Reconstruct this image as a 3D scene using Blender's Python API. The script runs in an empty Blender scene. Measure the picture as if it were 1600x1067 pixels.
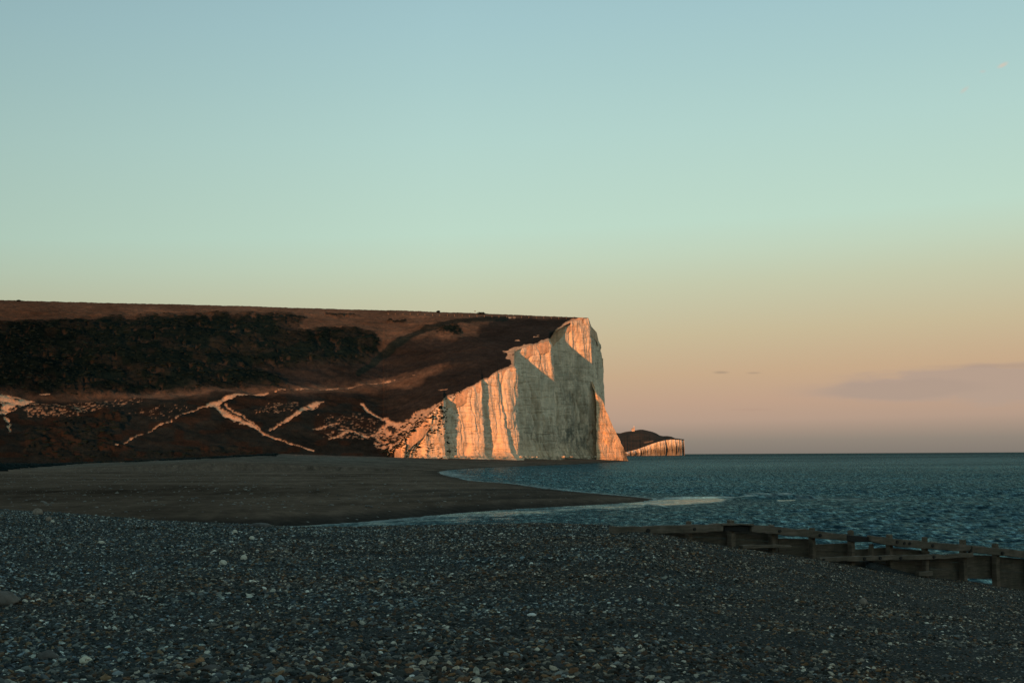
import bpy, math, random
import numpy as np
from mathutils import Vector, Matrix

random.seed(7)
RNG = np.random.default_rng(11)
scn = bpy.context.scene
COL = scn.collection

# ------------------------------------------------------------------ camera
F = 1600 * 50.0 / 36.0
EYE = 5.0
HORIZON_AT_CENTRE = 710.5
PITCH = math.atan((HORIZON_AT_CENTRE - 533.5) / F)
ROLL = math.atan(-0.0055)
R = Matrix.Rotation(math.pi / 2 + PITCH, 3, 'X') @ Matrix.Rotation(ROLL, 3, 'Z')
Rn = np.array(R)

cam = bpy.data.cameras.new('camera')
cam.lens = 50
cam.sensor_width = 36
cam.sensor_fit = 'HORIZONTAL'
cam.clip_start = 0.1
cam.clip_end = 100000
camo = bpy.data.objects.new('camera', cam)
camo.rotation_euler = R.to_euler()
camo.location = (0, 0, EYE)
COL.objects.link(camo)
scn.camera = camo


def rays(x, y):
    """direction through photo pixel (1600 wide), scaled to unit depth"""
    x = np.asarray(x, float); y = np.asarray(y, float)
    x, y = np.broadcast_arrays(x, y)
    d = np.stack([(x - 800) / F, -(y - 533.5) / F, -np.ones_like(x)], -1) @ Rn.T
    return d / d[..., 1:2]


def at(x, y, D):
    """world point seen at pixel x, y standing D metres ahead"""
    D = np.asarray(D, float)
    p = rays(x, y) * D[..., None]
    p[..., 2] += EYE
    return p


def sea_at(x, y, z=0.0):
    r = rays(x, y)
    D = (z - EYE) / r[..., 2]
    return at(x, y, D)


def hor(x):
    return HORIZON_AT_CENTRE - 0.0055 * (np.asarray(x, float) - 800)


# ------------------------------------------------------------------ noise
def _hash(ix, iy, seed):
    h = (ix.astype(np.int64) * 374761393 + iy.astype(np.int64) * 668265263 + seed * 1442695041) & 0xFFFFFFFF
    h = ((h ^ (h >> 13)) * 1274126177) & 0xFFFFFFFF
    h = ((h ^ (h >> 16)) * 2246822519) & 0xFFFFFFFF
    return ((h ^ (h >> 15)) & 0xFFFFFF) / float(0xFFFFFF)


def vnoise(x, y, seed=0):
    x = np.asarray(x, float); y = np.asarray(y, float)
    x, y = np.broadcast_arrays(x, y)
    ix = np.floor(x); iy = np.floor(y)
    fx = x - ix; fy = y - iy
    fx = fx * fx * fx * (fx * (fx * 6 - 15) + 10); fy = fy * fy * fy * (fy * (fy * 6 - 15) + 10)
    ix = ix.astype(np.int64); iy = iy.astype(np.int64)
    a = _hash(ix, iy, seed); b = _hash(ix + 1, iy, seed)
    c = _hash(ix, iy + 1, seed); d = _hash(ix + 1, iy + 1, seed)
    return (a * (1 - fx) + b * fx) * (1 - fy) + (c * (1 - fx) + d * fx) * fy * 1.0


def fbm(x, y, seed=0, octv=4, gain=0.5):
    s = 0; a = 1.0; t = 0
    for k in range(octv):
        s = s + a * (vnoise(np.asarray(x) * 2 ** k + 17.3 * k, np.asarray(y) * 2 ** k - 9.1 * k, seed + k) - 0.5)
        t += a; a *= gain
    return s / t * 2       # about -1..1


def sstep(a, b, x):
    t = np.clip((np.asarray(x, float) - a) / (b - a), 0, 1)
    return t * t * (3 - 2 * t)


def polyline_dist(px, py, pts, widths=None):
    """distance to a polyline (and the width interpolated along it)"""
    best = np.full(np.shape(px), 1e9); wid = np.zeros(np.shape(px)); par = np.zeros(np.shape(px))
    n = len(pts)
    for i in range(n - 1):
        (ax, ay), (bx, by) = pts[i], pts[i + 1]
        dx, dy = bx - ax, by - ay
        L = dx * dx + dy * dy + 1e-9
        t = np.clip(((px - ax) * dx + (py - ay) * dy) / L, 0, 1)
        d = np.hypot(px - ax - t * dx, py - ay - t * dy)
        m = d < best
        best = np.where(m, d, best)
        if widths is not None:
            wid = np.where(m, widths[i] * (1 - t) + widths[i + 1] * t, wid)
        par = np.where(m, i + t, par)
    return best, wid, par


def poly_sdf(px, py, pts):
    """positive inside a polygon"""
    d, _, _ = polyline_dist(px, py, list(pts) + [pts[0]])
    ins = np.zeros(np.shape(px), bool)
    n = len(pts)
    for i in range(n):
        (ax, ay), (bx, by) = pts[i], pts[(i + 1) % n]
        c = ((ay > py) != (by > py)) & (px < (bx - ax) * (py - ay) / (by - ay + 1e-12) + ax)
        ins ^= c
    return np.where(ins, d, -d)


# ------------------------------------------------------------------ objects
def tag(o, label=None, cat=None, group=None, kind=None):
    if label: o['label'] = label
    if cat: o['category'] = cat
    if group: o['group'] = group
    if kind: o['kind'] = kind
    return o


def mesh_np(name, V, faces, mat, parent=None, smooth=True, colors=None, attrs=None):
    """V (n,3); faces (m,k) array of one polygon size"""
    me = bpy.data.meshes.new(name)
    V = np.ascontiguousarray(V, np.float32).reshape(-1, 3)
    faces = np.ascontiguousarray(faces, np.int32)
    m, k = faces.shape
    me.vertices.add(len(V)); me.vertices.foreach_set('co', V.ravel())
    me.loops.add(m * k); me.loops.foreach_set('vertex_index', faces.ravel())
    me.polygons.add(m)
    me.polygons.foreach_set('loop_start', np.arange(0, m * k, k, dtype=np.int32))
    me.update(calc_edges=True)
    me.validate()
    if smooth:
        me.polygons.foreach_set('use_smooth', np.ones(len(me.polygons), bool))
    if colors is not None:
        c = np.ones((len(V), 4), np.float32); c[:, :3] = np.asarray(colors).reshape(-1, 3)
        a = me.color_attributes.new('col', 'FLOAT_COLOR', 'POINT'); a.data.foreach_set('color', c.ravel())
    for k_, v_ in (attrs or {}).items():
        a = me.attributes.new(k_, 'FLOAT', 'POINT'); a.data.foreach_set('value', np.ascontiguousarray(v_, np.float32).ravel())
    if mat: me.materials.append(mat)
    o = bpy.data.objects.new(name, me)
    COL.objects.link(o)
    if parent: o.parent = parent
    return o


def grid_faces(nr, nc, flip=False, off=0):
    i = np.arange(nr * nc).reshape(nr, nc) + off
    a, b, c, d = i[:-1, :-1], i[:-1, 1:], i[1:, 1:], i[1:, :-1]
    q = np.stack([a, b, c, d], -1).reshape(-1, 4)
    return q[:, ::-1] if flip else q


def grid(name, P, mat, flip=False, **kw):
    nr, nc, _ = P.shape
    return mesh_np(name, P.reshape(-1, 3), grid_faces(nr, nc, flip), mat, **kw)


class MB:
    """collects pieces and links them as one mesh object"""
    def __init__(s): s.v = []; s.f = []
    def add(s, V, Fc):
        o = len(s.v); s.v += [tuple(map(float, p)) for p in V]; s.f += [tuple(i + o for i in q) for q in Fc]
    def hexa(s, a, b):
        """two quads (4 points each, same winding) joined into a closed solid"""
        n = len(a)
        V = list(a) + list(b)
        fs = [tuple(range(n - 1, -1, -1)), tuple(range(n, 2 * n))]
        for i in range(n):
            j = (i + 1) % n
            fs.append((i, j, n + j, n + i))
        s.add(V, fs)
    def build(s, name, mat, parent=None, smooth=False, bevel=0, loc=None):
        me = bpy.data.meshes.new(name)
        V = s.v
        if loc is not None:
            V = [tuple(np.array(p) - np.array(loc)) for p in V]
        me.from_pydata(V, [], s.f)
        me.validate(); me.update()
        import bmesh
        bm = bmesh.new(); bm.from_mesh(me); bmesh.ops.recalc_face_normals(bm, faces=bm.faces); bm.to_mesh(me); bm.free()
        if smooth: me.polygons.foreach_set('use_smooth', np.ones(len(me.polygons), bool))
        if mat: me.materials.append(mat)
        o = bpy.data.objects.new(name, me); COL.objects.link(o)
        if loc is not None: o.location = loc
        if parent: o.parent = parent
        if bevel:
            b = o.modifiers.new('bevel', 'BEVEL'); b.width = bevel; b.segments = 2; b.limit_method = 'ANGLE'
        return o


def empty(name, loc):
    o = bpy.data.objects.new(name, None); COL.objects.link(o)
    o.location = loc; o.empty_display_size = 0.3
    return o


# ------------------------------------------------------------------ materials
def new_mat(name):
    m = bpy.data.materials.new(name); m.use_nodes = True
    nt = m.node_tree
    return m, nt, nt.nodes['Principled BSDF'], nt.nodes, nt.links


def N(nt, typ, **kw):
    n = nt.nodes.new(typ)
    for k, v in kw.items():
        if k in n.inputs.keys(): n.inputs[k].default_value = v
        else: setattr(n, k, v)
    return n


def ramp(nt, fac, stops, interp='LINEAR'):
    r = nt.nodes.new('ShaderNodeValToRGB'); r.color_ramp.interpolation = interp
    el = r.color_ramp.elements
    while len(el) < len(stops): el.new(0.5)
    for e, (p, c) in zip(el, stops):
        e.position = p; e.color = (c[0], c[1], c[2], 1)
    nt.links.new(fac, r.inputs[0])
    return r.outputs[0]


def mixc(nt, fac, a, b, mode='MIX'):
    m = nt.nodes.new('ShaderNodeMix'); m.data_type = 'RGBA'; m.blend_type = mode
    for s, v in ((0, fac), (6, a), (7, b)):
        if hasattr(v, 'is_output'): nt.links.new(v, m.inputs[s])
        elif s == 0: m.inputs[0].default_value = v
        else: m.inputs[s].default_value = (*v, 1)
    return m.outputs[2]


def math_(nt, op, a, b=None, c=None, clamp=False):
    m = nt.nodes.new('ShaderNodeMath'); m.operation = op; m.use_clamp = clamp
    for i, v in enumerate((a, b, c)):
        if v is None: continue
        if hasattr(v, 'is_output'): nt.links.new(v, m.inputs[i])
        else: m.inputs[i].default_value = v
    return m.outputs[0]


def noise(nt, vec, scale, detail=4, rough=0.5, out=0):
    n = nt.nodes.new('ShaderNodeTexNoise'); n.inputs['Scale'].default_value = scale
    n.inputs['Detail'].default_value = detail; n.inputs['Roughness'].default_value = rough
    if vec is not None: nt.links.new(vec, n.inputs['Vector'])
    return n.outputs[out]


def coords(nt, scale=(1, 1, 1)):
    t = nt.nodes.new('ShaderNodeTexCoord'); m = nt.nodes.new('ShaderNodeMapping')
    m.inputs['Scale'].default_value = scale
    nt.links.new(t.outputs['Object'], m.inputs['Vector'])
    return m.outputs[0]


def attr(nt, name, out='Color'):
    a = nt.nodes.new('ShaderNodeAttribute'); a.attribute_name = name
    return a.outputs[out]


def bump(nt, h, strength, dist, bsdf):
    b = nt.nodes.new('ShaderNodeBump'); b.inputs['Strength'].default_value = strength
    b.inputs['Distance'].default_value = dist
    nt.links.new(h, b.inputs['Height']); nt.links.new(b.outputs[0], bsdf.inputs['Normal'])


# chalk
def chalk_material(name, fine=1.0, stain_shade_amount=1.0, cols=((.73, .57, .405), (.83, .66, .475), (.88, .725, .53))):
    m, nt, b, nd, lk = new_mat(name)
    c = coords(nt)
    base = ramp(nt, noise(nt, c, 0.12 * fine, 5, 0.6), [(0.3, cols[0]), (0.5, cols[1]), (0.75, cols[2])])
    # vertical streaks washed down the face
    cs = coords(nt, (1.0, 1.0, 0.13))
    st = ramp(nt, noise(nt, cs, 0.55 * fine, 4, 0.6), [(0.36, (.62, .60, .56)), (0.5, (1, 1, 1))])
    base = mixc(nt, 0.5, base, st, 'MULTIPLY')
    # thin dark flint and bedding lines running along the face, broken up
    cb = coords(nt, (0.05, 0.05, 1.0))
    nz = noise(nt, cb, 0.42 * fine, 5, 0.65)
    line = math_(nt, 'ABSOLUTE', math_(nt, 'SUBTRACT', nz, 0.5))
    line = ramp(nt, line, [(0.0, (.36, .34, .31)), (0.02, (1, 1, 1))])
    brk = ramp(nt, noise(nt, c, 0.16 * fine, 3), [(0.40, (0, 0, 0)), (0.54, (1, 1, 1))])
    base = mixc(nt, brk, base, mixc(nt, 1.0, base, line, 'MULTIPLY'))
    # lichen, algae and damp stains by mesh mask; on the far cliff, painted shade
    sm = ramp(nt, noise(nt, coords(nt, (1, 1, .55)), 0.22 * fine, 7, 0.72), [(0.38, (0, 0, 0)), (0.58, (1, 1, 1))])
    if stain_shade_amount > 1.0: sm = math_(nt, 'MULTIPLY_ADD', sm, .3, .7)
    sf = math_(nt, 'MULTIPLY', attr(nt, 'stain_shade', 'Fac'), sm)
    sf = math_(nt, 'MULTIPLY', sf, 0.9 * stain_shade_amount)
    base = mixc(nt, sf, base, (.10, .105, .085) if stain_shade_amount <= 1 else (.125, .13, .12))
    base = mixc(nt, attr(nt, 'sunset', 'Fac'), base, mixc(nt, 1.0, base, (1.0, .80, .62), 'MULTIPLY'))  # orange of the low sun painted into the chalk by mask
    lk.new(base, b.inputs['Base Color'])
    b.inputs['Roughness'].default_value = 0.95
    b.inputs['Specular IOR Level'].default_value = 0.1
    h = math_(nt, 'ADD', noise(nt, coords(nt, (1, 1, .35)), 0.5 * fine, 6, 0.65), math_(nt, 'MULTIPLY', nz, 0.5))
    bump(nt, h, 0.9, 1.2 / fine, b)
    return m


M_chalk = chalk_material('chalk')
M_far_chalk = chalk_material('far_chalk', 0.35, 1.02, ((.62, .58, .50), (.70, .66, .57), (.76, .72, .63)))  # greyer, less saturated: distance haze put into the base colour

m, nt, b, nd, lk = new_mat('hillside_turf')
c = coords(nt)
col = attr(nt, 'col')
v = ramp(nt, noise(nt, coords(nt, (1, .5, 1)), 0.35, 6, 0.7), [(0.3, (.6, .62, .6)), (0.5, (1, 1, 1)), (0.72, (1.5, 1.42, 1.3))])
lk.new(mixc(nt, 0.8, col, v, 'MULTIPLY'), b.inputs['Base Color'])
b.inputs['Roughness'].default_value = 1.0
b.inputs['Specular IOR Level'].default_value = 0.0
bump(nt, noise(nt, c, 0.6, 6, 0.7), 0.8, 0.9, b)
M_hill = m

m, nt, b, nd, lk = new_mat('far_turf')
lk.new(mixc(nt, 0.6, attr(nt, 'col'), ramp(nt, noise(nt, coords(nt), 0.05, 6, 0.7), [(0.3, (.6, .6, .6)), (0.7, (1.4, 1.4, 1.4))]), 'MULTIPLY'), b.inputs['Base Color'])
b.inputs['Roughness'].default_value = 1.0
b.inputs['Specular IOR Level'].default_value = 0.0
M_far_turf = m

m, nt, b, nd, lk = new_mat('scrub_leaves')
v = noise(nt, coords(nt), 0.5, 5, 0.7)
lk.new(ramp(nt, v, [(0.3, (.004, .0105, .011)), (0.6, (.006, .014, .0145)), (0.8, (.012, .016, .014))]), b.inputs['Base Color'])
b.inputs['Roughness'].default_value = 0.9
b.inputs['Specular IOR Level'].default_value = 0.05
M_scrub = m

# far shingle
m, nt, b, nd, lk = new_mat('far_shingle')
col = attr(nt, 'col')
band = ramp(nt, noise(nt, coords(nt), 0.9, 6, 0.75), [(0.3, (.55, .57, .6)), (0.5, (.95, .95, .95)), (0.7, (1.5, 1.45, 1.4))])
base = mixc(nt, 0.8, col, band, 'MULTIPLY')
vo = nt.nodes.new('ShaderNodeTexVoronoi'); vo.inputs['Scale'].default_value = 1.6
lk.new(coords(nt), vo.inputs['Vector'])
spk = ramp(nt, vo.outputs['Distance'], [(0.12, (1, 1, 1)), (0.2, (0, 0, 0))])
pick = nt.nodes.new('ShaderNodeSeparateColor'); lk.new(vo.outputs['Color'], pick.inputs[0])
pk = math_(nt, 'GREATER_THAN', pick.outputs[0], 0.86)
base = mixc(nt, math_(nt, 'MULTIPLY', spk, pk), base, (.30, .29, .26))
lk.new(base, b.inputs['Base Color'])
b.inputs['Roughness'].default_value = 0.9
b.inputs['Specular IOR Level'].default_value = 0.0
bump(nt, noise(nt, coords(nt), 2.5, 5, 0.7), 0.8, 0.25, b)
M_far_shingle = m

# near shingle under the loose stones
m, nt, b, nd, lk = new_mat('near_shingle')
vo = nt.nodes.new('ShaderNodeTexVoronoi'); vo.inputs['Scale'].default_value = 34
lk.new(coords(nt), vo.inputs['Vector'])
sep = nt.nodes.new('ShaderNodeSeparateColor'); lk.new(vo.outputs['Color'], sep.inputs[0])
stone = ramp(nt, sep.outputs[0], [(0, (.030, .040, .043)), (0.35, (.05, .06, .06)), (0.6, (.055, .038, .03)), (0.75, (.10, .11, .11)), (0.9, (.13, .085, .05)), (0.97, (.35, .33, .28))], 'CONSTANT')
lk.new(mixc(nt, ramp(nt, vo.outputs['Distance'], [(0.2, (0, 0, 0)), (0.6, (1, 1, 1))]), stone, (.028, .031, .029)), b.inputs['Base Color'])
b.inputs['Roughness'].default_value = 0.85
b.inputs['Specular IOR Level'].default_value = 0.05
inv = math_(nt, 'SUBTRACT', 1.0, vo.outputs['Distance'])
bump(nt, inv, 1.0, 0.03, b)
M_near_shingle = m

# loose flint pebbles
m, nt, b, nd, lk = new_mat('flint_pebbles')
oi = nt.nodes.new('ShaderNodeObjectInfo')
pal = ramp(nt, oi.outputs['Random'], [
    (0.0, (.030, .036, .036)), (0.16, (.044, .050, .048)), (0.28, (.044, .035, .028)), (0.36, (.060, .066, .064)), (0.45, (.080, .052, .036)), (0.53, (.11, .112, .104)),
    (0.60, (.052, .060, .068)), (0.66, (.145, .086, .052)), (0.71, (.155, .15, .135)), (0.78, (.095, .105, .112)), (0.83, (.21, .135, .078)),
    (0.87, (.25, .235, .20)), (0.91, (.36, .335, .28)), (0.945, (.21, .245, .26)), (0.965, (.52, .485, .41)), (0.985, (.72, .69, .61))], 'CONSTANT')
gpos = nt.nodes.new('ShaderNodeNewGeometry')
sepg = nt.nodes.new('ShaderNodeSeparateXYZ'); lk.new(gpos.outputs['Position'], sepg.inputs[0])
wv = math_(nt, 'ADD', noise(nt, gpos.outputs['Position'], .35, 3), math_(nt, 'MULTIPLY', sepg.outputs[0], .035))
pal = mixc(nt, .85, pal, ramp(nt, wv, [(0.32, (.92, 1.06, 1.10)), (0.62, (1.12, .96, .82))]), 'MULTIPLY')
mot = ramp(nt, noise(nt, coords(nt), 2.2, 4, 0.6), [(0.3, (.6, .62, .64)), (0.55, (1, 1, 1)), (0.75, (1.35, 1.3, 1.25))])
lk.new(mixc(nt, 0.8, pal, mot, 'MULTIPLY'), b.inputs['Base Color'])
b.inputs['Roughness'].default_value = 0.8
b.inputs['Specular IOR Level'].default_value = 0.06
M_pebble = m


def stone_mat(name, c1, c2, scale=9, spots=None):
    m, nt, b, nd, lk = new_mat(name)
    base = ramp(nt, noise(nt, coords(nt), scale, 5, 0.65), [(0.35, c1), (0.65, c2)])
    if spots:
        s = ramp(nt, noise(nt, coords(nt), scale * 2.2, 2), [(0.6, (0, 0, 0)), (0.66, (1, 1, 1))])
        base = mixc(nt, s, base, spots)
    lk.new(base, b.inputs['Base Color'])
    b.inputs['Roughness'].default_value = 0.8
    b.inputs['Specular IOR Level'].default_value = 0.25
    bump(nt, noise(nt, coords(nt), scale * 3, 5), 0.4, 0.02, b)
    return m


# sea
SEA_REFL = 0.50
m, nt, b, nd, lk = new_mat('sea_water')
calm = attr(nt, 'calm', 'Fac'); foam = attr(nt, 'foam', 'Fac')
cw = coords(nt, (.5, 1, 1))
fm = ramp(nt, noise(nt, coords(nt, (.35, 1, 1)), 1.3, 6, 0.75), [(0.40, (0, 0, 0)), (0.62, (1, 1, 1))])
ff = math_(nt, 'MULTIPLY', foam, fm)
patch = ramp(nt, noise(nt, coords(nt, (.25, .06, 1)), 0.05, 4, 0.6), [(0.35, (.006, .019, .027)), (0.65, (.009, .028, .037))])
bp = nt.nodes.new('ShaderNodeBump')
hh = math_(nt, 'ADD', math_(nt, 'MULTIPLY', noise(nt, cw, 1.6, 4, 0.6), 0.35), math_(nt, 'MULTIPLY', noise(nt, cw, 0.35, 4, 0.6), 1.1))
lk.new(hh, bp.inputs['Height'])
lk.new(math_(nt, 'MULTIPLY', math_(nt, 'SUBTRACT', 1.0, calm), 0.8), bp.inputs['Strength'])
bp.inputs['Distance'].default_value = 1.0
dif = nt.nodes.new('ShaderNodeBsdfDiffuse'); lk.new(mixc(nt, ff, patch, (.62, .62, .56)), dif.inputs[0])
glo = nt.nodes.new('ShaderNodeBsdfGlossy'); glo.inputs['Roughness'].default_value = .12
lk.new(mixc(nt, calm, (.53, .88, .965), (.95, 1.0, .92)), glo.inputs['Color'])
fre = nt.nodes.new('ShaderNodeFresnel'); fre.inputs['IOR'].default_value = 1.33
for n_ in (dif, glo, fre): lk.new(bp.outputs[0], n_.inputs['Normal'])
gust = ramp(nt, noise(nt, coords(nt, (2.1, .36, 1)), 1.0, 9, 0.74), [(0.35, (.12, .12, .12)), (0.5, (.75, .75, .75)), (0.63, (2.4, 2.4, 2.4))])
kf = math_(nt, 'MULTIPLY', gust, SEA_REFL)
kf = math_(nt, 'MULTIPLY', kf, attr(nt, 'sheen', 'Fac'))
kf = math_(nt, 'ADD', math_(nt, 'MULTIPLY', calm, .75), kf)
lim = math_(nt, 'MINIMUM', fre.outputs[0], .42)
fq = math_(nt, 'MULTIPLY', math_(nt, 'MULTIPLY', lim, kf), math_(nt, 'SUBTRACT', 1.0, ff))
mx = nt.nodes.new('ShaderNodeMixShader'); lk.new(fq, mx.inputs[0]); lk.new(dif.outputs[0], mx.inputs[1]); lk.new(glo.outputs[0], mx.inputs[2])
lk.new(mx.outputs[0], nt.nodes['Material Output'].inputs[0])
nt.nodes.remove(b)
M_sea = m

# wood
def wood_mat(name, dark, light, wet):
    m, nt, b, nd, lk = new_mat(name)
    cg = coords(nt, (1.2, 1.2, 14))
    g = ramp(nt, noise(nt, cg, 1.6, 6, 0.65), [(0.3, dark), (0.7, light)])
    blot = ramp(nt, noise(nt, coords(nt), 2.2, 5, 0.65), [(0.42, (.45, .5, .47)), (0.6, (1, 1, 1))])
    g = mixc(nt, wet, g, blot, 'MULTIPLY')
    lk.new(g, b.inputs['Base Color'])
    b.inputs['Roughness'].default_value = 0.85
    b.inputs['Specular IOR Level'].default_value = 0.2
    bump(nt, noise(nt, cg, 2.5, 6, 0.7), 0.7, 0.02, b)
    return m


M_rail = wood_mat('weathered_rail_wood', (.10, .077, .056), (.20, .152, .115), 0.6)
M_post = wood_mat('post_wood', (.09, .066, .047), (.19, .137, .097), 0.6)
M_plank = wood_mat('damp_plank_wood', (.075, .060, .045), (.16, .122, .088), 0.6)
M_iron = stone_mat('rusted_iron', (.012, .013, .013), (.03, .024, .02), 20)

# ------------------------------------------------------------------ sky and sun
SUN_EL = math.radians(2.3)
SUN_AZ = math.radians(14.0)          # light travels ahead and this much to the right
SUN_DIR = Vector((math.sin(SUN_AZ) * math.cos(SUN_EL), math.cos(SUN_AZ) * math.cos(SUN_EL), -math.sin(SUN_EL)))
TANR = math.tan(SUN_AZ)
EXPO = 0.25
GAIN = 2 ** -EXPO

sun = bpy.data.lights.new('sun', 'SUN')
sun.energy = 4.4
sun.angle = math.radians(0.4)
sun.color = (1.0, 0.37, 0.13)
so = bpy.data.objects.new('sun', sun); COL.objects.link(so)
so.rotation_euler = SUN_DIR.to_track_quat('-Z', 'Y').to_euler()
so.location = (-150, -600, 250)


def s2l(c):
    return tuple(((v / 255) / 12.92 if v / 255 <= 0.04045 else ((v / 255 + 0.055) / 1.055) ** 2.4) * GAIN for v in c)


world = bpy.data.worlds.new('World'); scn.world = world
world.use_nodes = True
nt = world.node_tree; lk = nt.links
bg = nt.nodes['Background']
tc = nt.nodes.new('ShaderNodeTexCoord')
sx = nt.nodes.new('ShaderNodeSeparateXYZ'); lk.new(tc.outputs['Generated'], sx.inputs[0])
az = math_(nt, 'ARCTAN2', sx.outputs[0], sx.outputs[1])
el = math_(nt, 'ARCSINE', sx.outputs[2])
# the twilight band stands a little higher to the right
shift = math_(nt, 'MULTIPLY', math_(nt, 'MINIMUM', math_(nt, 'MAXIMUM', az, -0.5), 0.5), 0.035)
el2 = math_(nt, 'SUBTRACT', el, math_(nt, 'MULTIPLY', shift, math_(nt, 'MULTIPLY', math_(nt, 'MULTIPLY', el, 14.0, clamp=True), 1.0)))
fac = math_(nt, 'DIVIDE', math_(nt, 'ADD', el2, 0.02), 0.36, clamp=True)


def epos(y):
    return (math.atan((708.3 - y) / F * 0.98) + 0.02) / 0.36


stops = [(0.0, s2l((52, 62, 62))), (epos(712), s2l((128, 120, 112))), (epos(690), s2l((144, 133, 121))), (epos(660), s2l((181, 155, 136))),
         (epos(630), s2l((192, 161, 137))), (epos(590), s2l((199, 170, 138))), (epos(530), s2l((200, 185, 151))), (epos(450), s2l((197, 201, 172))),
         (epos(400), s2l((194, 211, 188))), (epos(350), s2l((190, 217, 200))), (epos(200), s2l((179, 211, 204))), (epos(100), s2l((170, 204, 203))),
         (epos(10), s2l((163, 198, 202))), (1.0, s2l((155, 190, 198)))]
grad = ramp(nt, fac, stops)
# a little darker towards the left
dk = math_(nt, 'MULTIPLY_ADD', math_(nt, 'MULTIPLY', math_(nt, 'SUBTRACT', -0.05, az), 3.2, clamp=True), -0.17, 1.0)
cb = nt.nodes.new('ShaderNodeCombineColor')
for i in range(3): lk.new(dk, cb.inputs[i])
grad = mixc(nt, 1.0, grad, cb.outputs[0], 'MULTIPLY')
# clouds: thin bands with frayed edges, placed by compass bearing and elevation
cv = nt.nodes.new('ShaderNodeCombineXYZ'); lk.new(az, cv.inputs[0]); lk.new(math_(nt, 'MULTIPLY', el, 4.0), cv.inputs[1])
wn = math_(nt, 'SUBTRACT', noise(nt, cv.outputs[0], 26, 6, 0.6), 0.5)
wn2 = math_(nt, 'SUBTRACT', noise(nt, cv.outputs[0], 9, 3, 0.5), 0.5)


def cloud(grad, x0, x1, y, h, colr, op, edge=0.5, slope=0.0, taper=1.0):
    a0, a1 = math.atan((x0 - 800) / F), math.atan((x1 - 800) / F)
    e0 = math.atan((float(hor((x0 + x1) / 2)) - y) / F * 0.985)
    hh = h / F
    ac, aw = (a0 + a1) / 2, (a1 - a0) / 2
    u = math_(nt, 'DIVIDE', math_(nt, 'SUBTRACT', az, ac), aw)
    ee = math_(nt, 'SUBTRACT', el, e0)
    ee = math_(nt, 'SUBTRACT', ee, math_(nt, 'MULTIPLY', math_(nt, 'SUBTRACT', az, ac), slope))
    ee = math_(nt, 'ADD', ee, math_(nt, 'MULTIPLY', wn, hh * 1.1))
    ee = math_(nt, 'ADD', ee, math_(nt, 'MULTIPLY', wn2, hh * 0.9))
    vv = math_(nt, 'DIVIDE', ee, hh)
    r2 = math_(nt, 'ADD', math_(nt, 'MULTIPLY', u, u), math_(nt, 'MULTIPLY', vv, vv))
    f = math_(nt, 'SUBTRACT', 1.0, math_(nt, 'DIVIDE', math_(nt, 'SUBTRACT', r2, 1.0 - edge), edge * 1.4), clamp=True)
    f = math_(nt, 'MULTIPLY', math_(nt, 'MULTIPLY', f, f), op)
    return mixc(nt, f, grad, s2l(colr))


grad = cloud(grad, 1215, 2150, 601, 31, (181, 158, 141), 0.95, 0.45, 0.02)
grad = cloud(grad, 1260, 1560, 610, 17, (174, 153, 138), 0.55, 0.55)
grad = cloud(grad, 1420, 1900, 577, 5, (176, 152, 134), 0.6, 0.9, -0.01)
grad = cloud(grad, 1112, 1142, 581.5, 2.6, (168, 146, 124), 0.7, 0.9)
grad = cloud(grad, 1164, 1192, 582.5, 2.0, (176, 152, 128), 0.7, 0.9)
grad = cloud(grad, 1130, 1215, 640, 2.2, (182, 152, 132), 0.5, 0.9)
grad = cloud(grad, 1573, 1594, 118, 4, (208, 198, 184), 0.8, 0.95, 0.3)
grad = cloud(grad, 1513, 1530, 153, 4, (196, 200, 190), 0.7, 0.95, 0.5)
grad = cloud(grad, 1545, 1558, 126, 3, (190, 200, 194), 0.6, 0.95)
# overhead the sky is a physical sky, blended in above the part the photograph shows
sky = nt.nodes.new('ShaderNodeTexSky'); sky.sky_type = 'NISHITA'; sky.sun_disc = False
sky.sun_elevation = SUN_EL; sky.sun_rotation = math.pi + SUN_AZ
skyc = mixc(nt, 1.0, sky.outputs[0], (0.10, 0.125, 0.115), 'MULTIPLY')
up = math_(nt, 'DIVIDE', math_(nt, 'SUBTRACT', el, 0.36), 0.5, clamp=True)
grad = mixc(nt, math_(nt, 'MULTIPLY', up, 0.6), grad, skyc)
lk.new(grad, bg.inputs[0])
bg.inputs[1].default_value = 1.0

# ------------------------------------------------------------------ cliff layout (photo pixels + distance)
# edges of the buttresses: foot x, foot y, top x, top y, distance
def shade_step(D, tb, tc_, m_=1.0):
    s = D * (tc_ - tb) / (TANR - tc_)
    return s * (m_ - TANR) / (m_ - tb)


T = lambda x: (x - 800) / F
ST = []          # (foot_x, foot_y, top_x, top_y, depth, stain)


def walk(D, xa, xb, m_):
    """depth reached when a wall of plan slope m_ (sideways per ahead) runs from pixel xa to xb"""
    X = T(xa) * D
    return D + (T(xb) * D - X) / (m_ - T(xb))


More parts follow.
